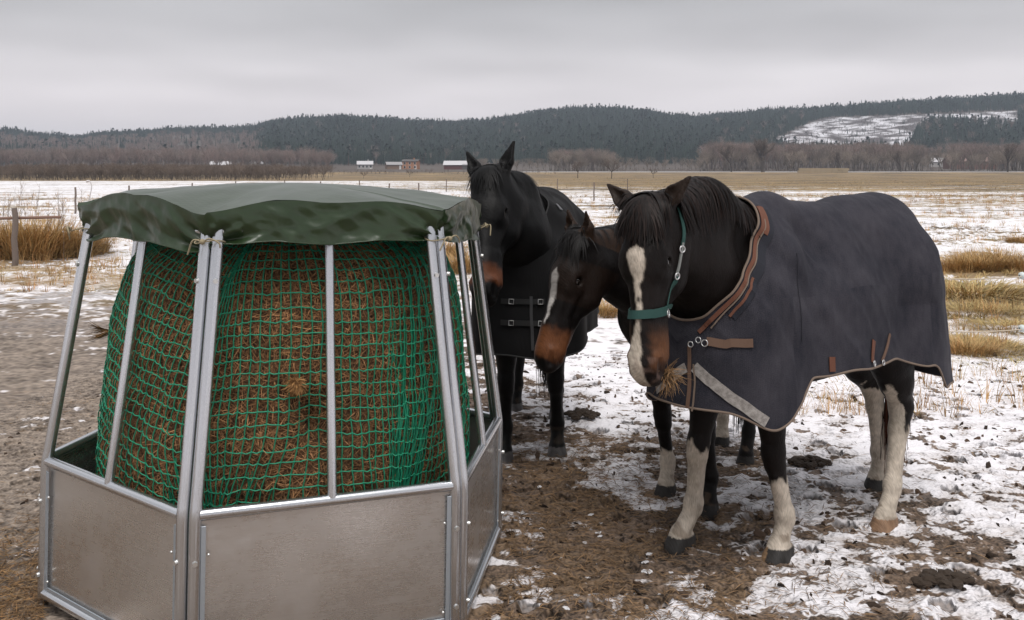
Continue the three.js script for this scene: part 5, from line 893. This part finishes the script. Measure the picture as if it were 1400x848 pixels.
  // grass: stubble poking through the snow, tussocks
  const blade = (gb, x, z, y, h, w, lean, a, c) => { const dx = Math.cos(a), dz = Math.sin(a), n = 4; let last = -1; for (let k = 0; k <= n; k++) { const t = k / n, ww = w * (1 - t * 0.9), ox = dx * lean * t * t, oz = dz * lean * t * t, yy = y + h * (t - 0.35 * t * t * Math.min(1.6, lean / h)); const i = gb.v(x + ox - dz * ww, yy, z + oz + dx * ww, 0, 0, c); gb.v(x + ox + dz * ww, yy, z + oz - dx * ww, 0, 0, c); if (last >= 0) gb.q(last, last + 1, i + 1, i); last = i; } };
  const grassMat = new THREE.MeshStandardMaterial({ vertexColors: true, roughness: 0.9, side: THREE.DoubleSide });
  const straw = (q, warm = 0.5) => { const k = r(), w = clamp(warm + (r() - 0.5) * 0.4, 0, 1); return [mix(0.24, 0.68, k) * q * mix(0.8, 1.05, w), mix(0.165, 0.46, k) * q * mix(1.0, 0.80, w), mix(0.065, 0.20, k) * q * mix(1, 0.8, w)]; };
  const tuft = (n, rad, h, lean, w, warm) => { const gb = new GB(); for (let k = 0; k < n; k++) { const a = r() * 6.283, q = rad * Math.sqrt(r()); blade(gb, Math.cos(a) * q, Math.sin(a) * q, -0.02, h * (0.45 + 0.7 * r()), w, lean * (0.3 + r()), a + (r() - 0.5) * 1.6, straw(1, warm)); } return gb.geo(); };
  const small = [tuft(26, 0.05, 0.10, 0.10, 0.0035, 0.4), tuft(22, 0.07, 0.07, 0.12, 0.004, 0.2), tuft(16, 0.05, 0.16, 0.08, 0.003, 0.7)];
  small.forEach((g, v) => {
    const gm = [], gc = []; for (let n = 0; n < 9000; n++) { const D = 6.5 + 62 * Math.pow(r(), 1.7), x = (r() - 0.5) * (D * 1.35) + 0.6 * 0; if (D < 12 && x < 1.6) continue; ground(x, D); if (G.r > 0.5 && r() < 0.72) continue; if (x < 0 && D < 13) continue; const s = (0.6 + 0.9 * r()) * (1 + D * 0.012); gm.push(M4(V(x, (D < Z2[3] && Math.abs(x) < 17 ? midHeight(x, D) : land(x, D)) - 0.005, -D), Q(0, r() * 6.283, 0), V(s, s * (0.7 + 0.5 * r()), s))); const k = 0.7 + 0.6 * r(); gc.push(rgb(k, k * (0.92 + 0.12 * r()), k * 0.95)); }
    stuff('stubble', g, grassMat, gm, gc, 'short dry grass and stubble poking through the snow', 'grass').userData.group = 'stubble in the snow';
  });
  { const gm = [], gc = []; for (let n = 0; n < 9000; n++) { const D = 62 + 330 * Math.pow(r(), 1.5), x = -30 + (0.62 * D + 30) * r(); if (x > 0.6 * D) continue; field(x, D); if (G.r > 0.5 && r() < 0.8) continue; const s = 2.2 + 3.2 * r(); gm.push(M4(V(x, land(x, D) - 0.02, -D), Q(0, r() * 6.283, 0), V(s * 1.6, s * (0.6 + 0.5 * r()), s * 1.6))); const k = 0.45 + 0.7 * r(); gc.push(rgb(k, k * (0.86 + 0.14 * r()), k * (0.7 + 0.3 * r()))); }
    stuff('meadow_grass', small[1], grassMat, gm, gc, 'golden brown meadow grass across the far field', 'grass'); }
  const gName = 'dry grass tussocks in the snow';
  const mats_ = [tuft(1500, 0.34, 0.20, 0.34, 0.0055, 0.3), tuft(1300, 0.26, 0.34, 0.26, 0.0046, 0.55), tuft(1100, 0.30, 0.13, 0.28, 0.0055, 0.15)];
  const tus = [ // u, y of base, kind, scale, label
    [1318, 402, 0, 2.2, 'broad olive-brown grass hummock behind the bay horse\'s rump'], [1368, 366, 1, 1.5, 'tall orange-brown grass tussock beyond the fence line'], [1330, 362, 1, 1.2, 'orange-brown grass tussock beside the tallest one'], [1392, 330, 1, 0.9, 'far small brown tussock in open snow'], [1362, 408, 2, 1.1, 'small green-brown mound of grass below the upper fence cord'], [1385, 452, 0, 1.0, 'olive grass mound at the white insulator'], [1350, 478, 0, 1.0, 'grass mound under the lower fence cord'], [1322, 485, 1, 0.75, 'brown grass patch beside the rug\'s tail flap'], [1385, 505, 2, 1.2, 'flat brown grass patch beyond the bay horse'], [1335, 510, 2, 0.9, 'flat grass patch behind the bay horse\'s hind leg'], [1306, 440, 2, 1.0, 'dark green grass mound just behind the rug'], [1395, 395, 2, 1.1, 'low brown grass mound at the upper fence cord'], [1345, 372, 1, 1.3, 'straw-coloured grass tussock standing between the two orange ones'], [1310, 372, 1, 1.3, 'straw-coloured grass tussock half hidden by the rug'], [1398, 372, 1, 1.3, 'straw-coloured grass tussock above the upper fence cord'], [1330, 430, 0, 1.3, 'wide straw-coloured grass mound between the fence cords'], [1372, 428, 0, 1.1, 'low straw-coloured grass mound in the snow between the cords'], [1312, 470, 0, 0.9, 'grass mound touching the rug\'s tail flap'],
    [40, 352, 1, 2.6, 'tall orange dry grass clump round the weathered fence post'], [75, 350, 1, 2.3, 'tall orange dry grass clump beside the weathered post'], [8, 350, 1, 2.2, 'dry orange grass clump at the foot of the fence'], [108, 348, 1, 1.7, 'dry grass clump behind the feeder\'s corner bar'], [605, 350, 1, 1.6, 'brown grass seen through the feeder\'s bars'], [632, 372, 1, 1.6, 'brown grass clump between the feeder and the black horse'], [825, 432, 1, 0.9, 'brown grass tuft in the gap under the dark horse\'s neck'],
  ];
  for (const [u, y, k, s, label] of tus) { const D = 2184 / (y - 235), x = atU(u, D), m = single('grass_tussock', mats_[k], grassMat, label, 'grass tuft', gName); m.position.set(x, land(x, D) - 0.02, -D); m.rotation.y = u; m.scale.set(s * (u < 120 ? 1.45 : 1.15), s * (u < 120 ? 1.1 : 0.8), s * 1.0); }
  { // frosted weed stalks by the old fence
    const wm = std([0.30, 0.24, 0.20], 0.9), fr = std([0.62, 0.60, 0.60], 0.9);
    for (let k = 0; k < 26; k++) { const u = -5 + 135 * r(), y = 325 + 30 * r(), D = 2184 / (y - 235), x = atU(u, D), h = 0.8 + 0.7 * r(), gb = new GB(), top = V((r() - 0.5) * 0.2, h, (r() - 0.5) * 0.2); gb.tube([V(0, 0, 0), V(top.x * 0.3, h * 0.5, 0), top], (t) => 0.007 * (1 - 0.7 * t), 4); for (let q = 0; q < 7; q++) { const t = 0.45 + 0.5 * r(), b = V(top.x * t, h * t, top.z * t), e = b.clone().add(V((r() - 0.5) * 0.3, 0.12 + 0.12 * r(), (r() - 0.5) * 0.3)); gb.tube([b, e], (w) => 0.004 * (1 - 0.6 * w), 3, false, false); } const m = single('weed_stalk', gb.geo(), wm, 'thin dry branching weed stalk among the orange grass', 'weed', 'dry weed stalks by the old fence'); m.position.set(x, land(x, D) - 0.02, -D); }
    const D = 19, x = atU(116, D), gb = new GB(); gb.tube(new THREE.CatmullRomCurve3([V(-0.15, 0, 0), V(-0.02, 0.7, 0), V(0.10, 1.2, 0), V(0.13, 1.42, 0), V(0.08, 1.50, 0), V(0.03, 1.48, 0)]).getPoints(24), (t) => 0.010 + 0.014 * ss(0.75, 0.9, t), 6); const m = single('reed_stalk', gb.geo(), fr, 'frosted white reed stalk bent over at the tip', 'reed'); m.position.set(x, 0, -D);
  }
}
// ---------------------------------------------------------------- fences
{
  const r = rng(55), wood = new THREE.MeshStandardMaterial({ color: rgb(0.17, 0.135, 0.115), roughness: 0.95, bumpMap: hairTex, bumpScale: 0.004 });
  const postG = (h, w) => { const b = new GB(), p = []; for (let k = 0; k <= 6; k++) p.push(V(0.01 * Math.sin(k * 1.7), h * k / 6, 0.008 * Math.cos(k * 2.1))); b.tube(p, (t) => w * (1 - 0.12 * t + 0.04 * Math.sin(t * 19)), 9); return b.geo(); };
  const pg = postG(1.1, 0.042), posts = [[103, 292], [176, 286], [262, 278], [322, 270], [389, 264], [438, 270], [491, 266], [532, 278], [572, 276], [610, 262], [762, 262], [812, 275], [858, 262]];
  const big = thing('old_fence', 'weathered grey post with a reddish rail standing in the tall orange grass', 'fence'); { const D = 16.8, x = atU(20, D); big.position.set(x, land(x, D) - 0.03, -D); part('post', postG(1.08, 0.055), wood, big); part('rail', new GB().tube([V(-0.65, 0.88, -0.07), V(0, 0.9, -0.08), V(0.72, 0.91, -0.2)], 0.026, 8).geo(), std([0.20, 0.12, 0.09], 0.95), big); }
  for (const [u, y] of posts) { const D = 2184 / (y - 235), x = atU(u, D), m = single('field_post', pg, wood, 'thin weathered post of the fence crossing the snowy field', 'fence post', 'posts of the field fence'); m.position.set(x, land(x, D) - 0.03, -D); m.rotation.z = (r() - 0.5) * 0.08; m.rotation.y = r() * 6; }
  // electric fence on the right
  const cordMat = std([0.50, 0.42, 0.32], 0.7), D = 6.2, xa = atU(1236, D), xb = atU(1403, D), xc = atU(1600, D);
  const plastic = std([0.60, 0.66, 0.64], 0.45);
  const ef = thing('electric_fence', 'electric fence of two pale cords on slim stakes behind the bay horse', 'fence'); ef.position.set(xa, 0, -D);
  for (const x of [0, xb - xa]) { part('stake', new GB().tube([V(x, -0.02, 0), V(x, 0.6, 0), V(x, 1.12, 0)], 0.010, 8).geo(), std([0.45, 0.43, 0.40], 0.6), ef); for (const y of [1.003, 0.66]) { const g = new THREE.LatheGeometry([[0.008, -0.03], [0.022, -0.026], [0.026, -0.008], [0.018, 0], [0.026, 0.008], [0.022, 0.026], [0.008, 0.03]].map(([a, b]) => new THREE.Vector2(a, b)), 14); g.rotateZ(Math.PI / 2); g.translate(x - 0.02, y, 0.012); part('insulator', g, plastic, ef); } }
  for (const y of [1.003, 0.66]) { const p = []; for (let k = 0; k <= 24; k++) { const t = k / 24, x = mix(0, xc - xa, t), s = (x < xb - xa ? x / (xb - xa) : (x - xb + xa) / (xc - xb)); p.push(V(x, y - 0.02 * Math.sin(Math.PI * s), 0.03)); } part('cord', new GB().tube(p, 0.0042, 6).geo(), cordMat, ef); }
}
scene.fog = new THREE.FogExp2(0xb9c4d2, 0.00024);
renderer.render(scene, camera);
